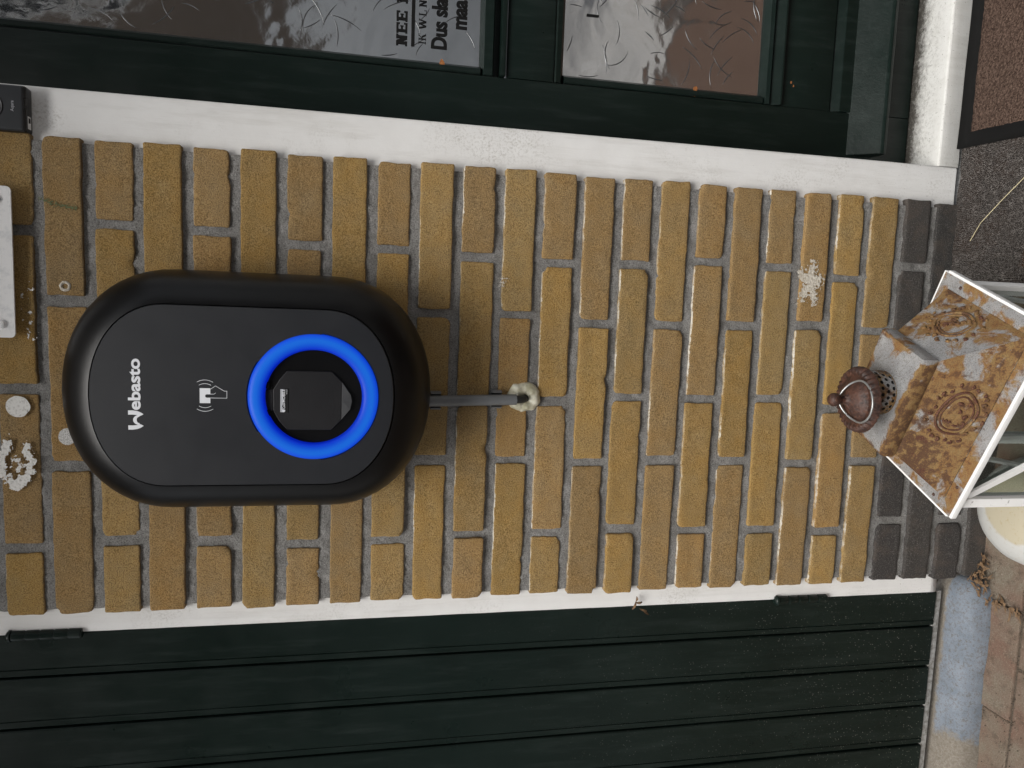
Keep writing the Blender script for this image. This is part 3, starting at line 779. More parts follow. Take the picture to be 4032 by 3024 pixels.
# ------------------------------------------------------------------ house across the yard (unseen, added to block low sky; mirrored in the glass)
hs_ = empty('unseen_house', (.5, -5.2, 0), 'unseen dark brown brick house added to block low sky, mirrored in the door glass', 'house')
box('plinth_wall', (-7, -6.4, -.03), (8, -5.2, 1.75), 'stucco', hs_, .01)
box('wall', (-6.98, -6.38, 1.7502), (7.98, -5.18, 5.3), 'house', hs_, .01)
xprism('roof', [(-5.0, 5.30), (-8.5, 8.0), (-8.7, 8.0), (-6.4, 5.3)], -7.2, 8.2, 'roof', hs_)
for x in (-4.2, -.9, 2.6, 5.6):
    wn = box('window', (x, -5.2, 3.2), (x+1.1, -5.15, 4.4), 'white', hs_, .01)
    for a in (0, .53): box('window_pane', (x+.06+a, -5.149, 3.27), (x+.51+a, -5.147, 4.33), 'housing', wn, 0)
adopt(hs_)
# ------------------------------------------------------------------ wall charger
CX, CZ = .3290, 1.2616
ch = empty('wall_charger', (CX, 0, CZ), 'oval black electric car wall charger with a glowing blue ring', 'car charger')
def oval(hw, hh, flat_half, n=26):
    pts = []; b = hh-flat_half
    for k in range(n+1):
        a = PI*k/n; c, s = math.cos(a), math.sin(a); e = .955
        pts.append((hw*math.copysign(abs(c)**e, c), flat_half+b*abs(s)**e))
    for k in range(n+1):
        a = PI+PI*k/n; c, s = math.cos(a), math.sin(a)
        pts.append((hw*math.copysign(abs(c)**.955, c), -flat_half-b*abs(s)**.955))
    return pts
def ovalloft(name, rings, mat, parent, cap=True):
    V, F = [], []; n = 0
    for hw, hh, fl, y in rings:
        p = oval(hw, hh, fl); n = len(p); V += [(CX+x, y, CZ+z) for x, z in p]
    for i in range(len(rings)-1):
        for k in range(n): F.append((i*n+k, i*n+(k+1) % n, (i+1)*n+(k+1) % n, (i+1)*n+k))
    if cap: F.append(tuple((len(rings)-1)*n+k for k in range(n)))
    o = mesh(name, V, F, mat, parent, True); sharp(o, 35); return o
def rg(ins, y): return (.159-ins, .2365-ins*1.17, .100-ins*.08, y)
ovalloft('housing', [rg(.020, -.001), rg(.018, -.010), rg(.004, -.013), rg(.001, -.018), rg(0, -.032), rg(0, -.058), rg(.0014, -.072), rg(.0045, -.086), rg(.0095, -.099), rg(.0165, -.111), rg(.025, -.121), rg(.034, -.1285), rg(.0425, -.1330), rg(.0447, -.1338), rg(.0453, -.1328), rg(.0455, -.1305)], 'housing', ch, True)
YP = -.1365
# front panel with a round opening
ring_c = (.3303, 1.1802)
pin = oval(.159-.0461, .2365-.0461*1.17, .100-.0461*.08, 26)
N = len(pin)
V, F = [], []
RO = .0826
cx, cz = ring_c
inner = []
for (x, z) in pin:
    d = Vector((CX+x-cx, CZ+z-cz)).normalized(); inner.append((cx+d.x*RO, cz+d.y*RO))
L1 = [(CX+x, YP+.0055, CZ+z) for x, z in pin]; L2 = [(CX+x*.9985, YP+.0010, CZ+z*.9985) for x, z in pin]; L3 = [(CX+x*.993, YP+.0001, CZ+z*.995) for x, z in pin]
L4 = [(a*.5+(CX+x)*.5, YP-.0004, b*.5+(CZ+z)*.5) for (a, b), (x, z) in zip(inner, pin)]
L5 = [(a, YP-.0004, b) for a, b in inner]; L6 = [(cx+(a-cx)*.99, YP+.001, cz+(b-cz)*.99) for a, b in inner]; L7 = [(cx+(a-cx)*.985, YP+.012, cz+(b-cz)*.985) for a, b in inner]
loops = [L1, L2, L3, L4, L5, L6, L7]
for l in loops: V += l
for i in range(len(loops)-1):
    for k in range(N): F.append((i*N+k, i*N+(k+1) % N, (i+1)*N+(k+1) % N, (i+1)*N+k))
fp = mesh('front_panel', V, F, 'panel', ch, True); sharp(fp, 25)
bm = bmesh.new(); bm.from_mesh(fp.data); bmesh.ops.recalc_face_normals(bm, faces=bm.faces); bm.to_mesh(fp.data); bm.free()
# light ring: object origin at its middle (material uses the distance from it)
prof = [(.0600, -.012), (.0602, -.004), (.0607, -.0005), (.0620, .0018), (.0650, .0036), (.0695, .0046), (.0740, .0046), (.0780, .0032), (.0805, .0012), (.0812, -.001), (.0812, -.008)]
lr = lathe('light_ring', prof, (0, 0, 0), 'ring', ch, 96, 'y'); lr.location = (cx, YP, cz)
sw = lathe('socket_well', [(.0604, -.010), (.0598, -.0125), (.056, -.0135), (.0, -.0135)], (cx, YP, cz), 'socket', ch, 64, 'y')
def cpt(x, y): # sketch coordinates -> metres on the socket
    px, py = 900+x/2.7657, 1250+y/2.7657
    return (.3632-(py-1458)*3.303e-4+.0006, 1.2133-(px-1135)*3.17e-4)
oct_ = [(430, 690), (520, 610), (610, 545), (1170, 545), (1290, 650), (1400, 830), (1410, 900), (1390, 980), (1280, 1160), (1170, 1250), (600, 1250), (500, 1170), (430, 1080)]
prism('socket_collar', [cpt(*q) for q in oct_], YP+.0080, YP+.014, 'panel', ch, .0014)
fl = [(497, 785), (560, 680), (645, 580), (1130, 580), (1240, 688), (1238, 1108), (1130, 1218), (650, 1218), (560, 1120), (500, 1010)]
flap = prism('socket_flap', [cpt(*q) for q in fl], YP+.0035, YP+.0095, 'socket', ch, .0009)
lip = [(1238, 690), (1340, 830), (1354, 900), (1335, 985), (1236, 1106)]
lp = [cpt(*q) for q in lip]
V = [(a, YP+(.0040 if i in (0, 4) else .0015), b) for i, (a, b) in enumerate(lp)]; nb = len(V); V += [(a, YP+.0095, b) for a, b in lp]
V.append((lp[0][0]*.5+lp[4][0]*.5, YP+.0040, lp[0][1]*.5+lp[4][1]*.5))
F = [(0, 1, 10), (1, 2, 10), (2, 3, 10), (3, 4, 10)]+[(i, nb+i, nb+i+1, i+1) for i in range(4)]
mesh('flap_lip', V, F, 'panel', flap)
hb = [cpt(445, 790), cpt(500, 790), cpt(500, 1008), cpt(445, 1008)]
prism('hinge_block', [cpt(400, 782), cpt(500, 782), cpt(500, 1012), cpt(400, 1012)], YP+.0045, YP+.0095, 'socket', flap, .001)
for yy in (735, 1035):
    a, b = cpt(440, yy); lathe('hinge_pin', [(0, -.0042), (.0030, -.0042), (.0034, -.003), (.0034, .003), (.0030, .0042), (0, .0042)], (a, YP+.005, b), 'groove', flap, 16, 'z', mtx=Matrix.Rotation(PI/2, 4, 'Y'))
la, lb = cpt(570, 1030), cpt(662, 772)
lbl = box('maker_label', (la[0], YP+.0029, lb[1]), (lb[0], YP+.0040, la[1]), 'print_black', flap, .0003, 1)
x0, x1, zt_, zb_ = la[0]+.0006, lb[0]-.0006, la[1]-.0006, lb[1]+.0006
flat('label_field', [[(x0, zt_), (x1, zt_), (x1, zt_-.0034), (x0+.010, zt_-.0034), (x0+.008, zt_-.0022), (x0+.005, zt_-.0022), (x0+.0035, zt_-.0040), (x0, zt_-.0040)]], YP+.00285, 'label', lbl, .0001)
text('lettering', 'e', x0+.0002, zb_+.0036, YP+.0026, .0050, 'print_white', lbl, off=.03, thick=.00012)
text('lettering', 'Cool', x0+.0043, zb_+.0036, YP+.0026, .0032, 'print_white', lbl, width=.0078, off=.01, thick=.00012)
text('lettering', 'MOBILE', x0+.0130, zb_+.0036, YP+.0026, .0036, 'print_white', lbl, width=.0165, off=.01, thick=.00012)
text('lettering', 'by ecotap', x1-.0062, zb_+.0010, YP+.0026, .0013, 'print_white', lbl, width=.006, thick=.00012)
# printed name and card symbol on the panel
yt = YP-.0005
LX, LZ, lw, lh = .2874, 1.3826, .0233, .0178
def lw_(pts): return [(LX+a*lw, LZ+(1-b)*lh) for a, b in pts]
blade = [(0, .02), (-.005, .3), (.03, .6), (.10, .82), (.20, 1.0), (.29, .80), (.245, .6), (.22, .3), (.225, .02)]
arch = []
for k in range(13):
    a = PI*(1-k/12); arch.append((.515+.275*math.cos(a)*1.0, .80-.47*math.sin(a)**.9))
for k in range(13):
    a = PI*k/12; arch.append((.515+.165*math.cos(a), .72-.16*math.sin(a)))
flat('name_mark', [lw_(blade), lw_([(1.02-a, b) for a, b in blade][::-1]), lw_(arch)], yt, 'print_white', fp, .0002)
text('lettering', 'ebasto', .3118, 1.3863, yt, .0140, 'print_white', fp, off=.028, width=.0632, thick=.0002)
def ipt(x, y):
    px, py = 200+x/2.0737, 1000+y/2.0737
    return (.3404-(py-1527)*3.164e-4, 1.3177-(px-785)*2.93e-4)
sy = [stroke([ipt(*q) for q in pl], .0005) for pl in (
    [(1300, 1106), (1345, 1076), (1418, 1118), (1440, 1118), (1440, 1176), (1302, 1176)], [(1302, 1144), (1332, 1144), (1346, 1134)])]
for cxs, sgn in ((1258, 1), (1258, -1)):
    for R_, d in ((118, 0), (88, 30)):
        base_y = 1157-sgn*(129-d); half = 66 if d == 0 else 49
        sy.append(stroke([ipt(cxs+half*t, base_y+sgn*(18 if d == 0 else 13)*t*t) for t in [k/6-1 for k in range(13)]], .0005))
fing = [(1262, 1160)]+[(1272-12*math.sin(PI*k/8), 1160-14*math.cos(PI*k/8)) for k in range(9)]
card = [(1214, 1096), (1302, 1096), (1302, 1146), (1272, 1146), (1262, 1150), (1259, 1160), (1262, 1170), (1272, 1174), (1302, 1174), (1302, 1219), (1214, 1219)]
flat('card_symbol', [q for s_ in sy for q in s_], yt, 'print_white', fp, .0002); flat('card_symbol', [[ipt(*q) for q in card]], yt-.00003, 'print_white', fp, .0002)
adopt(ch)
lr.matrix_parent_inverse = Matrix.Translation(-ch.location)
# ------------------------------------------------------------------ conduit, clips, cable end, foam
cd = empty('conduit', (.313, -.0145, .9), 'short grey plastic conduit under the black charger with two clips', 'conduit')
px0, px1 = Vector((.3105, -.0165, 1.045)), Vector((.3150, -.0155, .8905))
V, F = tube_data([px0, px0*.5+px1*.5, px1], .0083, 20)
F = F[:-2]; b = len(V); d = (px1-px0).normalized()
ro = V[-20:]; c0 = sum(ro, Vector())/20
V += [c0+(p-c0)*.86 for p in ro]+[c0+(p-c0)*.86-d*.02 for p in ro]
for k in range(20): F.append((b-20+k, b-20+(k+1) % 20, b+(k+1) % 20, b+k)); F.append((b+k, b+(k+1) % 20, b+20+(k+1) % 20, b+20+k))
o = mesh('pipe', V, F, 'grey_pvc', cd, True); sharp(o, 45)
def clip(z, x):
    k = empty_part = None
    prf = [(-.0140, -.006), (-.0128, -.0105), (-.0108, -.0135), (-.0098, -.0100), (-.0098, -.001), (.0098, -.001), (.0098, -.0100), (.0108, -.0135), (.0128, -.0105), (.0140, -.006), (.0140, .004), (-.0140, .004)]
    bm = bmesh.new(); lo = [bm.verts.new((x+a, c, z-.0075)) for a, c in prf]; hi = [bm.verts.new((x+a, c, z+.0075)) for a, c in prf]
    for i in range(len(prf)): bm.faces.new((lo[i], lo[(i+1) % len(prf)], hi[(i+1) % len(prf)], hi[i]))
    f1 = bm.faces.new(lo); f2 = bm.faces.new(hi); bmesh.ops.triangulate(bm, faces=[f1, f2])
    return bmobj('clip', bm, 'grey_pvc', cd)
clip(.9195, .3140); clip(1.0125, .3110)
cpts = [Vector((.3148, -.0158, .905)), Vector((.3151, -.0156, .8905)), Vector((.3153, -.0145, .884)), Vector((.3155, -.011, .878)), Vector((.3157, -.005, .8745)), Vector((.3158, .004, .873))]
tube('cable_end', cpts, .0062, 'cable', cd, 14)
adopt(cd)
V, F = [], []; nu, nv = 48, 22
for j in range(nv+1):
    for i in range(nu):
        a = 2*PI*i/nu; t = j/nv                                       # t: around the tube section, from outer foot to inner foot
        rx = .0165*(1+.16*nz(math.cos(a)*1.4, math.sin(a)*1.4, 8)+.07*nz(math.cos(a)*4, math.sin(a)*4, 2)); sec = .0108*(1+.22*nz(math.cos(a)*2+4, math.sin(a)*2, 5))
        ph = PI*t; rr = rx-.0035+sec*math.cos(ph)*.95; yy = -.0105*math.sin(ph)*(1+.3*nz(math.cos(a)*2, math.sin(a)*2, 12))+.003
        rr = max(rr, .0005)
        x = .3170+rr*math.cos(a)*1.03; z = .8755+rr*math.sin(a)*1.14
        x += .0008*nz(x*200, z*200, 1); z += .0008*nz(x*200, z*200, 4); yy += .0012*nz(x*160, z*160, 6)-.0008
        V.append((x, yy, z))
for j in range(nv):
    for i in range(nu): F.append((j*nu+i, j*nu+(i+1) % nu, (j+1)*nu+(i+1) % nu, (j+1)*nu+i))
F.append(tuple(nv*nu+i for i in range(nu)))
tag(mesh('sealing_foam', V, F, 'foam', None, True), 'lump of cream sealing foam round the cable hole below the conduit', 'foam')
# ------------------------------------------------------------------ doorbell on the white post, sign plate on the bricks
db = empty('doorbell', (.689, YF, 1.62), 'small dark grey doorbell camera on the white door post', 'doorbell')
box('housing', (.6585, -.0085, 1.5565), (.7175, YF-.0004, 1.70), 'bellblack', db, .004, 3)
box('faceplate', (.6600, -.0118, 1.5585), (.7160, -.0080, 1.698), 'bell', db, .0025, 3)
lathe('button', [(.0, .0004), (.0135, .0004), (.0142, .001), (.0168, .0012), (.0174, .0), (.0174, -.002)], (.6885, -.0118, 1.5985), 'bellblack', db, 40, 'y')
text('lettering', 'Aqara', .6830, 1.5690, -.0120, .0040, 'label', db, width=.0135, thick=.0001)
sk = box('sticker', (.6640, -.0035, 1.5560), (.6800, .0045, 1.5566), 'plate', db, 0)
for i in range(4): box('sticker_line', (.6712+.0002*i, -.0022+.0014*i, 1.5556), (.6785-.001*(i % 2), -.0016+.0014*i, 1.5560), 'print_black', sk, 0)
adopt(db)
sg = empty('sign_plate', (.488, -.012, 1.66), 'white enamel sign plate with round fixings on the bricks above the charger', 'sign')
bm = bmesh.new(); bm_box(bm, (.3895, -.0165, 1.574), (.5870, -.0140, 1.72))
vert = [e for e in bm.edges if abs(e.verts[0].co.y-e.verts[1].co.y) > .001]
bmesh.ops.bevel(bm, geom=vert, offset=.006, segments=5, affect='EDGES', profile=.5); bmobj('plate', bm, 'plate', sg)
def stud(x, mat, r): lathe('screw_cap', [(0, .0042), (r*.6, .004), (r*.92, .003), (r, .001), (r, -.012)], (x, -.0165, 1.5900), mat, sg, 28, 'y')
stud(.4072, 'plate', .0060); stud(.5695, 'steel', .0042)
for x in (.4072, .5695): lathe('spacer', [(.005, .0), (.005, -.0150)], (x, -.0141, 1.5900), 'steel', sg, 16, 'y')
adopt(sg)
# ------------------------------------------------------------------ lantern
LC = Vector((.3625, -.265, 0)); LA = rad(-24.7)
LM = Matrix.Translation(LC) @ Matrix.Rotation(LA, 4, 'Z')
ln = empty('lantern', LC, 'rusty zinc roofed lantern with white frame standing on the paving by the wall', 'lantern')
ln.rotation_euler = (0, 0, LA); bpy.context.view_layer.update()
HU, HV = .137, .088                      # half sizes of the rim
ZR, ZS, ZT = .358, .436, .458            # rim, foot of the top box, top box
def face_grid(P00, P10, P11, P01, nu, nv, rustf, V, F, R, dis=0):
    b = len(V); P00, P10, P11, P01 = map(Vector, (P00, P10, P11, P01)); nn = (P10-P00).cross(P01-P00).normalized()
    for j in range(nv+1):
        for i in range(nu+1):
            u, v = i/nu, j/nv; p = (P00*(1-u)+P10*u)*(1-v)+(P01*(1-u)+P11*u)*v
            if dis and 0 < j < nv: p = p+nn*dis*nz(p.x*30, p.y*30, p.z*30)
            V.append(p); R.append(rustf(u, v))
    for j in range(nv):
        for i in range(nu): a = b+j*(nu+1)+i; F.append((a, a+1, a+nu+2, a+nu+1))
bu, bv, tu, tv = HU-.0175, HV-.0175, .0690, .0405
V, F, R = [], [], []
c = lambda u, v, z: (u, v, z)
zin = ZR+.002
face_grid(c(-bu, -bv, zin), c(bu, -bv, zin), c(tu, -tv, ZS), c(-tu, -tv, ZS), 40, 24, lambda u, v: .66-.18*(u > .75 and v > .3)+.22*(u < .28 and v > .35)-.2*(u < .1 and v < .2), V, F, R, .0012)
face_grid(c(bu, -bv, zin), c(bu, bv, zin), c(tu, tv, ZS), c(tu, -tv, ZS), 30, 24, lambda u, v: .44-.22*v*(1-u)+.42*max(0, u-.55)+.35*max(0, .22-v), V, F, R, .0012)
face_grid(c(bu, bv, zin), c(-bu, bv, zin), c(-tu, tv, ZS), c(tu, tv, ZS), 12, 8, lambda u, v: .5, V, F, R)
face_grid(c(-bu, bv, zin), c(-bu, -bv, zin), c(-tu, -tv, ZS), c(-tu, tv, ZS), 12, 8, lambda u, v: .6, V, F, R)
rf = mesh('roof', V, F, 'rust', ln, True, {'rust': R}); sharp(rf, 20)
# flat flange round the roof
V, F, R = [], [], []
def flange(o0, o1, i0, i1, r): face_grid((*o0, ZR), (*o1, ZR), (*i1, ZR+.0012), (*i0, ZR+.0012), 24, 3, r, V, F, R)
flange((-HU, -HV), (HU, -HV), (-bu, -bv), (bu, -bv), lambda u, v: .46+.2*nz(u*5, 1, 1)); flange((HU, -HV), (HU, HV), (bu, -bv), (bu, bv), lambda u, v: .34+.2*nz(u*5, 3, 1))
flange((HU, HV), (-HU, HV), (bu, bv), (-bu, bv), lambda u, v: .35); flange((-HU, HV), (-HU, -HV), (-bu, bv), (-bu, -bv), lambda u, v: .35)
mesh('flange', V, F, 'rust', rf, True, {'rust': R})
for (u, v) in ((-HU+.042, -HV+.009), (HU-.035, -HV+.009), (HU-.009, HV-.035), (-HU+.009, -HV+.035), (-HU+.009, HV-.04)):
    lathe('rivet', [(0, .0016), (.0014, .0014), (.0024, 0)], (u, v, ZR+.0008), 'castrust', rf, 12)
# top box: vertical band with rolled edge, then the flat plate
V, F, R = [], [], []
e1, e2 = .0025, .0045
loopz = [(tu, tv, ZS-.002, .62), (tu+e1, tv+e1, ZS+.003, .62), (tu+e1, tv+e1, ZT-.005, .62), (tu+.001, tv+.001, ZT-.0006, .75), (tu-.003, tv-.003, ZT, .5), (tu-.010, tv-.010, ZT-.0004, .18), (tu-.03, tv-.024, ZT+.0004, .04), (.001, .001, ZT+.0006, .04)]
nn = 64
def rectpt(a, b, k):
    t = 4*k/nn; s, f = int(t), t-int(t)
    return ((-a+2*a*f, -b), (a, -b+2*b*f), (a-2*a*f, b), (-a, b-2*b*f))[s]
for (a, b, z, r) in loopz:
    for k in range(nn):
        x, y = rectpt(a, b, k); side = int(4*k/nn)
        V.append((x, y, z+.0006*nz(x*40, y*40, 1))); R.append(r+(.12 if side == 0 and r > .5 else 0)-(.28 if side == 1 and r > .5 else 0)+.1*nz(x*25, y*25, 6))
for i in range(len(loopz)-1):
    for k in range(nn): F.append((i*nn+k, i*nn+(k+1) % nn, (i+1)*nn+(k+1) % nn, (i+1)*nn+k))
F.append(tuple((len(loopz)-1)*nn+k for k in range(nn)))
tb = mesh('top_box', V, F, 'rust', ln, True, {'rust': R}); sharp(tb, 50)
# perforated neck
V, F = [], []; RN, n1, n2, zn0, zn1 = .0285, 22, 5, ZT, .4975
for r in range(n2):
    for q in range(n1):
        ca = 2*PI*(q+(.5 if r % 2 else 0))/n1; cz_ = zn0+(zn1-zn0)*(r+.5)/n2; da = PI/n1; dz = (zn1-zn0)/n2/2
        out, inn = [], []
        for k in range(8):
            t = 2*PI*k/8+PI/8; sx, sz = ((1, .414), (.414, 1), (-.414, 1), (-1, .414), (-1, -.414), (-.414, -1), (.414, -1), (1, -.414))[k]
            out.append((ca+sx*da, cz_+sz*dz)); inn.append((ca+math.cos(t)*da*.60, cz_+math.sin(t)*dz*.60))
        # square cell corners
        cor = [(ca+da, cz_+dz), (ca-da, cz_+dz), (ca-da, cz_-dz), (ca+da, cz_-dz)]
        b = len(V)
        for a, z in out+inn+cor: V.append((RN*math.cos(a), RN*math.sin(a), z))
        for k in range(8): F.append((b+k, b+(k+1) % 8, b+8+(k+1) % 8, b+8+k))
        for k, (p, s_) in enumerate(((0, 1), (2, 3), (4, 5), (6, 7))): F.append((b+p, b+16+k, b+s_))
nk = mesh('neck', V, F, 'rust', ln, False, {'rust': [.58+.15*nz(v[0]*60, v[1]*60, v[2]*60) for v in V]})
lathe('neck_shade', [(RN-.0025, zn0), (RN-.0025, zn1)], (0, 0, 0), 'inside', nk, 30)  # dark sheet standing in for the shade behind the holes
def capw(r, h, a, i):
    f = max(0, min(1, (r-.031)/.006)); return r*(1+.012*f*math.cos(34*a)), h+.0011*f*math.cos(34*a)+.0008*nz(math.cos(a)*3, math.sin(a)*3, r*80)
TILT = Matrix.Translation((-.006, -.009, .0045)) @ Matrix.Rotation(rad(-3), 4, 'X') @ Matrix.Rotation(rad(-3), 4, 'Y')
fin = lathe('cap', [(.0, .0225), (.006, .022), (.0075, .0195), (.012, .0180), (.020, .0150), (.027, .0105), (.0305, .0075), (.033, .0078), (.036, .0088), (.039, .0072), (.0418, .0025), (.0425, -.001), (.041, -.003), (.036, .0005), (.02, .003), (0, .004)], (0, 0, .489), 'castrust', ln, 136, 'z', capw, mtx=TILT)
lathe('finial', [(0, .0205), (.0050, .0212), (.0042, .0250), (.0055, .0275), (.0080, .0310), (.0086, .0345), (.0080, .0380), (.0055, .0408), (.0, .0418)], (0, 0, .489), 'castrust', fin, 24, mtx=TILT, wob=lambda r, h, a, i: (r*(1+.08*nz(math.cos(a)*2, math.sin(a)*2, h*200)), h))
ctr = Vector((.010, -.021, 0)); pts = []
for k in range(48):
    a = 2*PI*k/48; x, y = ctr.x+.0262*math.cos(a), ctr.y+.0262*math.sin(a); r = math.hypot(x, y)
    z = .0265-.45*(r-.004) if r < .03 else .0147; pts.append(TILT @ Vector((x, y, max(z, .0125)))+Vector((0, 0, .489)))
tube('wire_ring', pts, .0013, 'wire', fin, 8, True)
# embossed cartouches on the two roof slopes in view
def cartouche(P0, ex, ey, a, b, seed):
    ex, ey = Vector(ex).normalized(), Vector(ey).normalized(); nn = ex.cross(ey).normalized(); P0 = Vector(P0); V, F = [], []; r = random.Random(seed)
    at = lambda x, y, h=0: P0+ex*x+ey*y+nn*h
    for s_, rr in ((1, .0019), (.80, .0013)):
        tube_data([at(a*s_*math.cos(t)*(1+.06*math.cos(3*t)), b*s_*math.sin(t)*(1+.05*math.sin(4*t)), .0002) for t in [2*PI*k/40 for k in range(40)]], rr, 6, True, V, F)
    for k in range(22):
        t = 2*PI*k/22+r.uniform(-.08, .08); q = 1.30+r.uniform(-.08, .12); R_ = r.uniform(.0018, .0036); sp = r.uniform(2.5, 5); ph = r.uniform(0, 6)
        tube_data([at(a*q*math.cos(t)+R_*(1-k2/9)*math.cos(ph+sp*k2/6), b*q*1.08*math.sin(t)+R_*(1-k2/9)*math.sin(ph+sp*k2/6), .0002) for k2 in range(7)], [.0017+.0005*math.sin(k2) for k2 in range(7)], 6, False, V, F)
    for k in range(9):
        x, y = r.uniform(-.55, .55)*a, r.uniform(-.55, .55)*b; ph = r.uniform(0, 6); R_ = r.uniform(.002, .005); sp = r.choice((-1, 1))*r.uniform(3, 5)
        tube_data([at(x+R_*(1-k2/10)*math.cos(ph+sp*k2/7), y+R_*(1-k2/10)*math.sin(ph+sp*k2/7), .0002) for k2 in range(8)], [.0015+.0005*math.sin(k2*.8) for k2 in range(8)], 6, False, V, F)
    o = mesh('embossed_ornament', V, F, 'rust', rf, True, {'rust': [.72+.5*nz(v.x*60, v.y*60, v.z*60)+(.35 if seed == 1 else .05) for v in V]})
    return o
mz = .42
mid = lambda lo, hi, t: tuple(lo[i]*(1-t)+hi[i]*t for i in range(3))
cartouche(mid((.004, -bv, zin), (.004, -tv, ZS), mz), (1, 0, 0), (0, bv-tv, ZS-zin), .0300, .0215, 1)
cartouche(mid((bu, .006, zin), (tu, .004, ZS), mz), (0, 1, 0), (-(bu-tu), 0, ZS-zin), .0235, .0215, 2)
# white frame, cross bars, glass
def lbox(name, lo, hi, mat='lantern_white', bev=.0012): return box(name, lo, hi, mat, ln, bev)
for s_ in (-1, 1):
    lbox('rim_edge', (-HU-.001, s_*HV-.0035, ZR-.0090), (HU+.001, s_*HV+.0035, ZR-.0005)); lbox('rim_edge', (s_*HU-.0035, -HV+.0037, ZR-.0090), (s_*HU+.0035, HV-.0037, ZR-.0005))
FU, FV, PT = .122, .073, .0145
for su in (-1, 1):
    for sv in (-1, 1): lbox('post', (su*FU-PT/2, sv*FV-PT/2, .0), (su*FU+PT/2, sv*FV+PT/2, ZR-.0092))
lbox('rail_plate', (-FU-.012, -FV-.012, ZR-.0090), (FU+.012, FV+.012, ZR-.0012), 'lantern_white', .001) if False else None
for s_ in (-1, 1):
    for za, zb_2 in ((ZR-.024, ZR-.0094), (.010, .032)):
        lbox('rail', (-FU+PT/2+.0002, s_*FV-PT/2+.001, za), (FU-PT/2-.0002, s_*FV+PT/2-.001, zb_2)); lbox('rail', (s_*FU-PT/2+.001, -FV+PT/2+.0002, za), (s_*FU+PT/2-.001, FV-PT/2-.0002, zb_2))
def bar(a, b, wdt, thick, axis):
    a, b = Vector(a), Vector(b); d = (b-a); L = d.length; d.normalize(); n_ = Vector(axis); s_ = d.cross(n_)
    m3 = Matrix((d, s_, n_)).transposed().to_4x4(); m3.translation = (a+b)/2
    bm = bmesh.new(); bm_box(bm, (-L/2, -wdt/2, -thick/2), (L/2, wdt/2, thick/2), m3); return bmobj('cross_bar', bm, 'lantern_white', ln)
zl, zh = .034, ZR-.0255
for s_ in (-1, 1):
    bar((-FU+.009, s_*FV+s_*.0026, zh), (FU-.009, s_*FV+s_*.0026, zl), .010, .004, (0, s_, 0)); bar((-FU+.009, s_*(FV-.0026), zl), (FU-.009, s_*(FV-.0026), zh), .010, .004, (0, s_, 0))
    bar((s_*(FU+.0026), -FV+.009, zh), (s_*(FU+.0026), FV-.009, zl), .009, .004, (s_, 0, 0)); bar((s_*(FU-.0026), -FV+.009, zl), (s_*(FU-.0026), FV-.009, zh), .009, .004, (s_, 0, 0))
    lbox('glass', (-FU+PT/2, s_*FV-.0004, .032), (FU-PT/2, s_*FV+.0004, ZR-.024), 'clear', 0); lbox('glass', (s_*FU-.0004, -FV+PT/2, .032), (s_*FU+.0004, FV-PT/2, ZR-.024), 'clear', 0)
o = lbox('base', (-FU+.006, -FV+.006, .006), (FU-.006, FV-.006, .0098), 'rust', .0008)
# ------------------------------------------------------------------ upturned bowl by the wall behind the lantern
prof = [(0, .074), (.02, .0738), (.04, .071), (.058, .064), (.072, .054), (.083, .040), (.090, .024), (.0935, .010), (.0955, .004), (.0965, .0005), (.093, .0005), (.088, .01)]
bw = lathe('bowl', prof, (0, 0, 0), 'bowl', None, 64); bw.location = (.146, -.100, .0005); tag(bw, 'upturned round white bowl with yellow stains between the lantern and the wall', 'bowl')
# ------------------------------------------------------------------ doormat on the carpet
dm = empty('doormat', (1.1, -.25, .13), 'brown textile doormat with black rubber border on the carpet by the sill', 'doormat')
def q2(u, v): # mat plane: u along the sill, v away from it
    o = Vector((.7535, .0105)); ex = Vector((.9995, -.012)); ey = Vector((-.058, -.998)); return o+ex*u+ey*v
V, F = [], []; nu, nv = 48, 40; MW, MH = .78, 1.10
for j in range(nv+1):
    for i in range(nu+1):
        p = q2(MW*i/nu, MH*j/nv); V.append((p.x, p.y, .1325+.0018*nz(p.x*8, p.y*8, 2)))
for j in range(nv):
    for i in range(nu): a = j*(nu+1)+i; F.append((a, a+nu+1, a+nu+2, a+1))
b = len(V); per = [i for i in range(nu+1)]+[j*(nu+1)+nu for j in range(1, nv+1)]+[nv*(nu+1)+i for i in range(nu-1, -1, -1)]+[j*(nu+1) for j in range(nv-1, 0, -1)]
for p in per: V.append((V[p][0], V[p][1], .127))
for i in range(len(per)): F.append((per[i], per[(i+1) % len(per)], b+(i+1) % len(per), b+i))
mesh('rubber_border', V, F, 'rubber', dm, True)
V, F = [], []; nu, nv = 150, 190
for j in range(nv+1):
    for i in range(nu+1):
        p = q2(.0225+(MW-.045)*i/nu, .024+(MH-.048)*j/nv); e = min(i, nu-i, j, nv-j)
        V.append((p.x+.0007*random.uniform(-1, 1), p.y+.0007*random.uniform(-1, 1), .1325+.0018*nz(p.x*8, p.y*8, 2)+(.0016+.0012*random.random() if e else -.001)))
for j in range(nv):
    for i in range(nu): a = j*(nu+1)+i; F.append((a, a+nu+1, a+nu+2, a+1))
mesh('pile', V, F, 'pile', dm, True); adopt(dm)
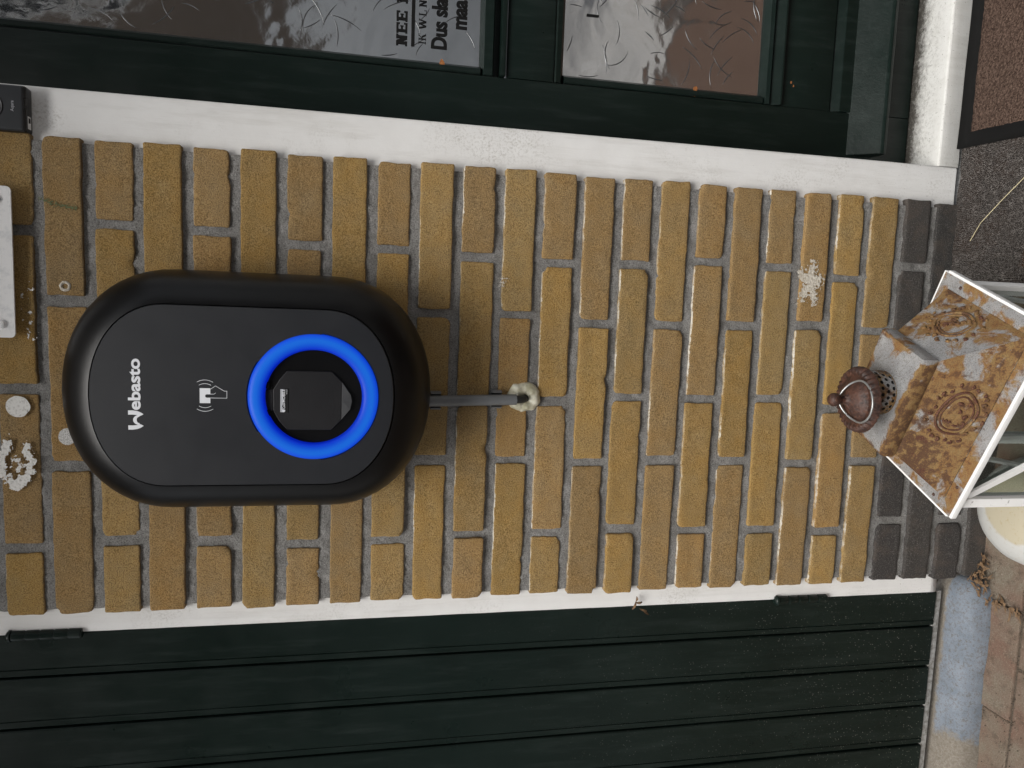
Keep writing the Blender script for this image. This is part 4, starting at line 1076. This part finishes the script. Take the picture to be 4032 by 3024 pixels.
# ------------------------------------------------------------------ small litter
tag(tube('straw', [(.594, -.0385, .1335), (.62, -.065, .142), (.65, -.097, .140), (.69, -.140, .1345)], .00065, 'straw', None, 6), 'single thin dry straw lying on the dark carpet', 'straw')
V, F = [], []; r = random.Random(5)
for i in range(120):
    t = r.random()
    x, y = (-.012+r.gauss(0, .014), -.010+r.gauss(0, .011)) if t < .6 else ((.02+r.gauss(0, .02), -.012+r.gauss(0, .006)) if t < .8 else (-.037+r.gauss(0, .004), -.03-r.random()*.06))
    z = .022*max(0, 1-abs(x+.03)/.05)*max(0, 1-abs(y)/.04)+.006+r.random()*.010
    a = r.uniform(0, PI); L = r.uniform(.004, .016) if r.random() < .8 else r.uniform(.02, .035); wd = r.uniform(.0006, .0020) if L > .012 else r.uniform(.001, .004)
    dx, dy = math.cos(a), math.sin(a); b = len(V); cv = r.uniform(-.5, .5); ti = r.uniform(-.25, .25)
    for k in range(5):
        s_ = k/4-.5; ww = wd*math.sin(PI*(k+.4)/4.8); ox, oy = -dy*cv*L*(s_*s_), dx*cv*L*(s_*s_)
        for q in (-1, 1): V.append((x+dx*L*s_+ox-dy*ww*q, y+dy*L*s_+oy+dx*ww*q, z+ti*L*s_+.0012*r.random()))
    for k in range(4): F.append((b+2*k, b+2*k+1, b+2*k+3, b+2*k+2))
o = mesh('leaf_litter', V, F, 'leaf', None); o['kind'] = 'stuff'; tag(o, 'dead leaves and twigs gathered where threshold meets the brick wall', 'leaf litter')
V, F = [], []
for k, (x, y, z, a, L) in enumerate(((-.030, .004, .672, .4, .016), (-.026, .005, .664, 1.5, .012), (-.040, .006, .655, 1.9, .014), (-.047, .012, .648, 2.2, .016), (-.020, .006, .668, .1, .008))):
    b = len(V); dx, dz = math.cos(a), -math.sin(a)
    for q in range(6):
        t = q/5-.5; w2 = .0016*math.sin(PI*(q+.3)/5.6)
        for e in (-1, 1): V.append((x+dx*L*t-dz*w2*e, y-.003*math.cos(3*t)+.001*e, z+dz*L*t+dx*w2*e))
    for q in range(5): F.append((b+2*q, b+2*q+1, b+2*q+3, b+2*q+2))
tag(mesh('dead_leaf', V, F, 'leaf', None), 'curled dead leaf scraps caught on the white garage post edge', 'leaf')
V, F = [], []; r = random.Random(11)
for i in range(900):
    t = r.random()
    if t < .35: x, y = r.uniform(-.6, .2), -.028+r.gauss(0, .006)
    elif t < .6: x, y = r.choice((-.037, -.237, -.437, .163))+r.gauss(0, .005), r.uniform(-.1, 0)
    elif t < .8: x, y = r.uniform(-.6, .3), -.088+r.gauss(0, .006)
    else: x, y = r.uniform(-.6, .3), r.uniform(-.3, -.03)
    q = r.uniform(.0005, .0019); b = len(V); a = r.uniform(0, PI)
    for k in range(3): V.append((x+q*math.cos(a+2.1*k), y+q*math.sin(a+2.1*k), .0002))
    V.append((x, y, .0006+q*1.1)); F += [(b, b+1, b+3), (b+1, b+2, b+3), (b+2, b, b+3)]
o = mesh('grit', V, F, 'jointsand', None); o['kind'] = 'stuff'; tag(o, 'loose sand and grit along the paving joints', 'grit')
V, F = [], []
for i in range(9000):
    x, y = .524+.27*r.random(), -.002-.30*r.random()
    a = r.uniform(0, 2*PI); L = r.uniform(.003, .008); cv = r.uniform(-2.5, 2.5); b = len(V); wd = .00022; z = .1285+r.random()*.0012
    for k in range(4):
        th_ = a+cv*k/3; 
        if k: x += L/3*math.cos(th_); y += L/3*math.sin(th_)
        zz = z+.0022*math.sin(PI*k/3)*r.random()
        for q in (-1, 1): V.append((x-q*wd*math.sin(th_), y+q*wd*math.cos(th_), zz))
    for k in range(3): F.append((b+2*k, b+2*k+1, b+2*k+3, b+2*k+2))
o = mesh('fibres', V, F, 'fibre', cp); o['kind'] = 'stuff'
adopt(wall)
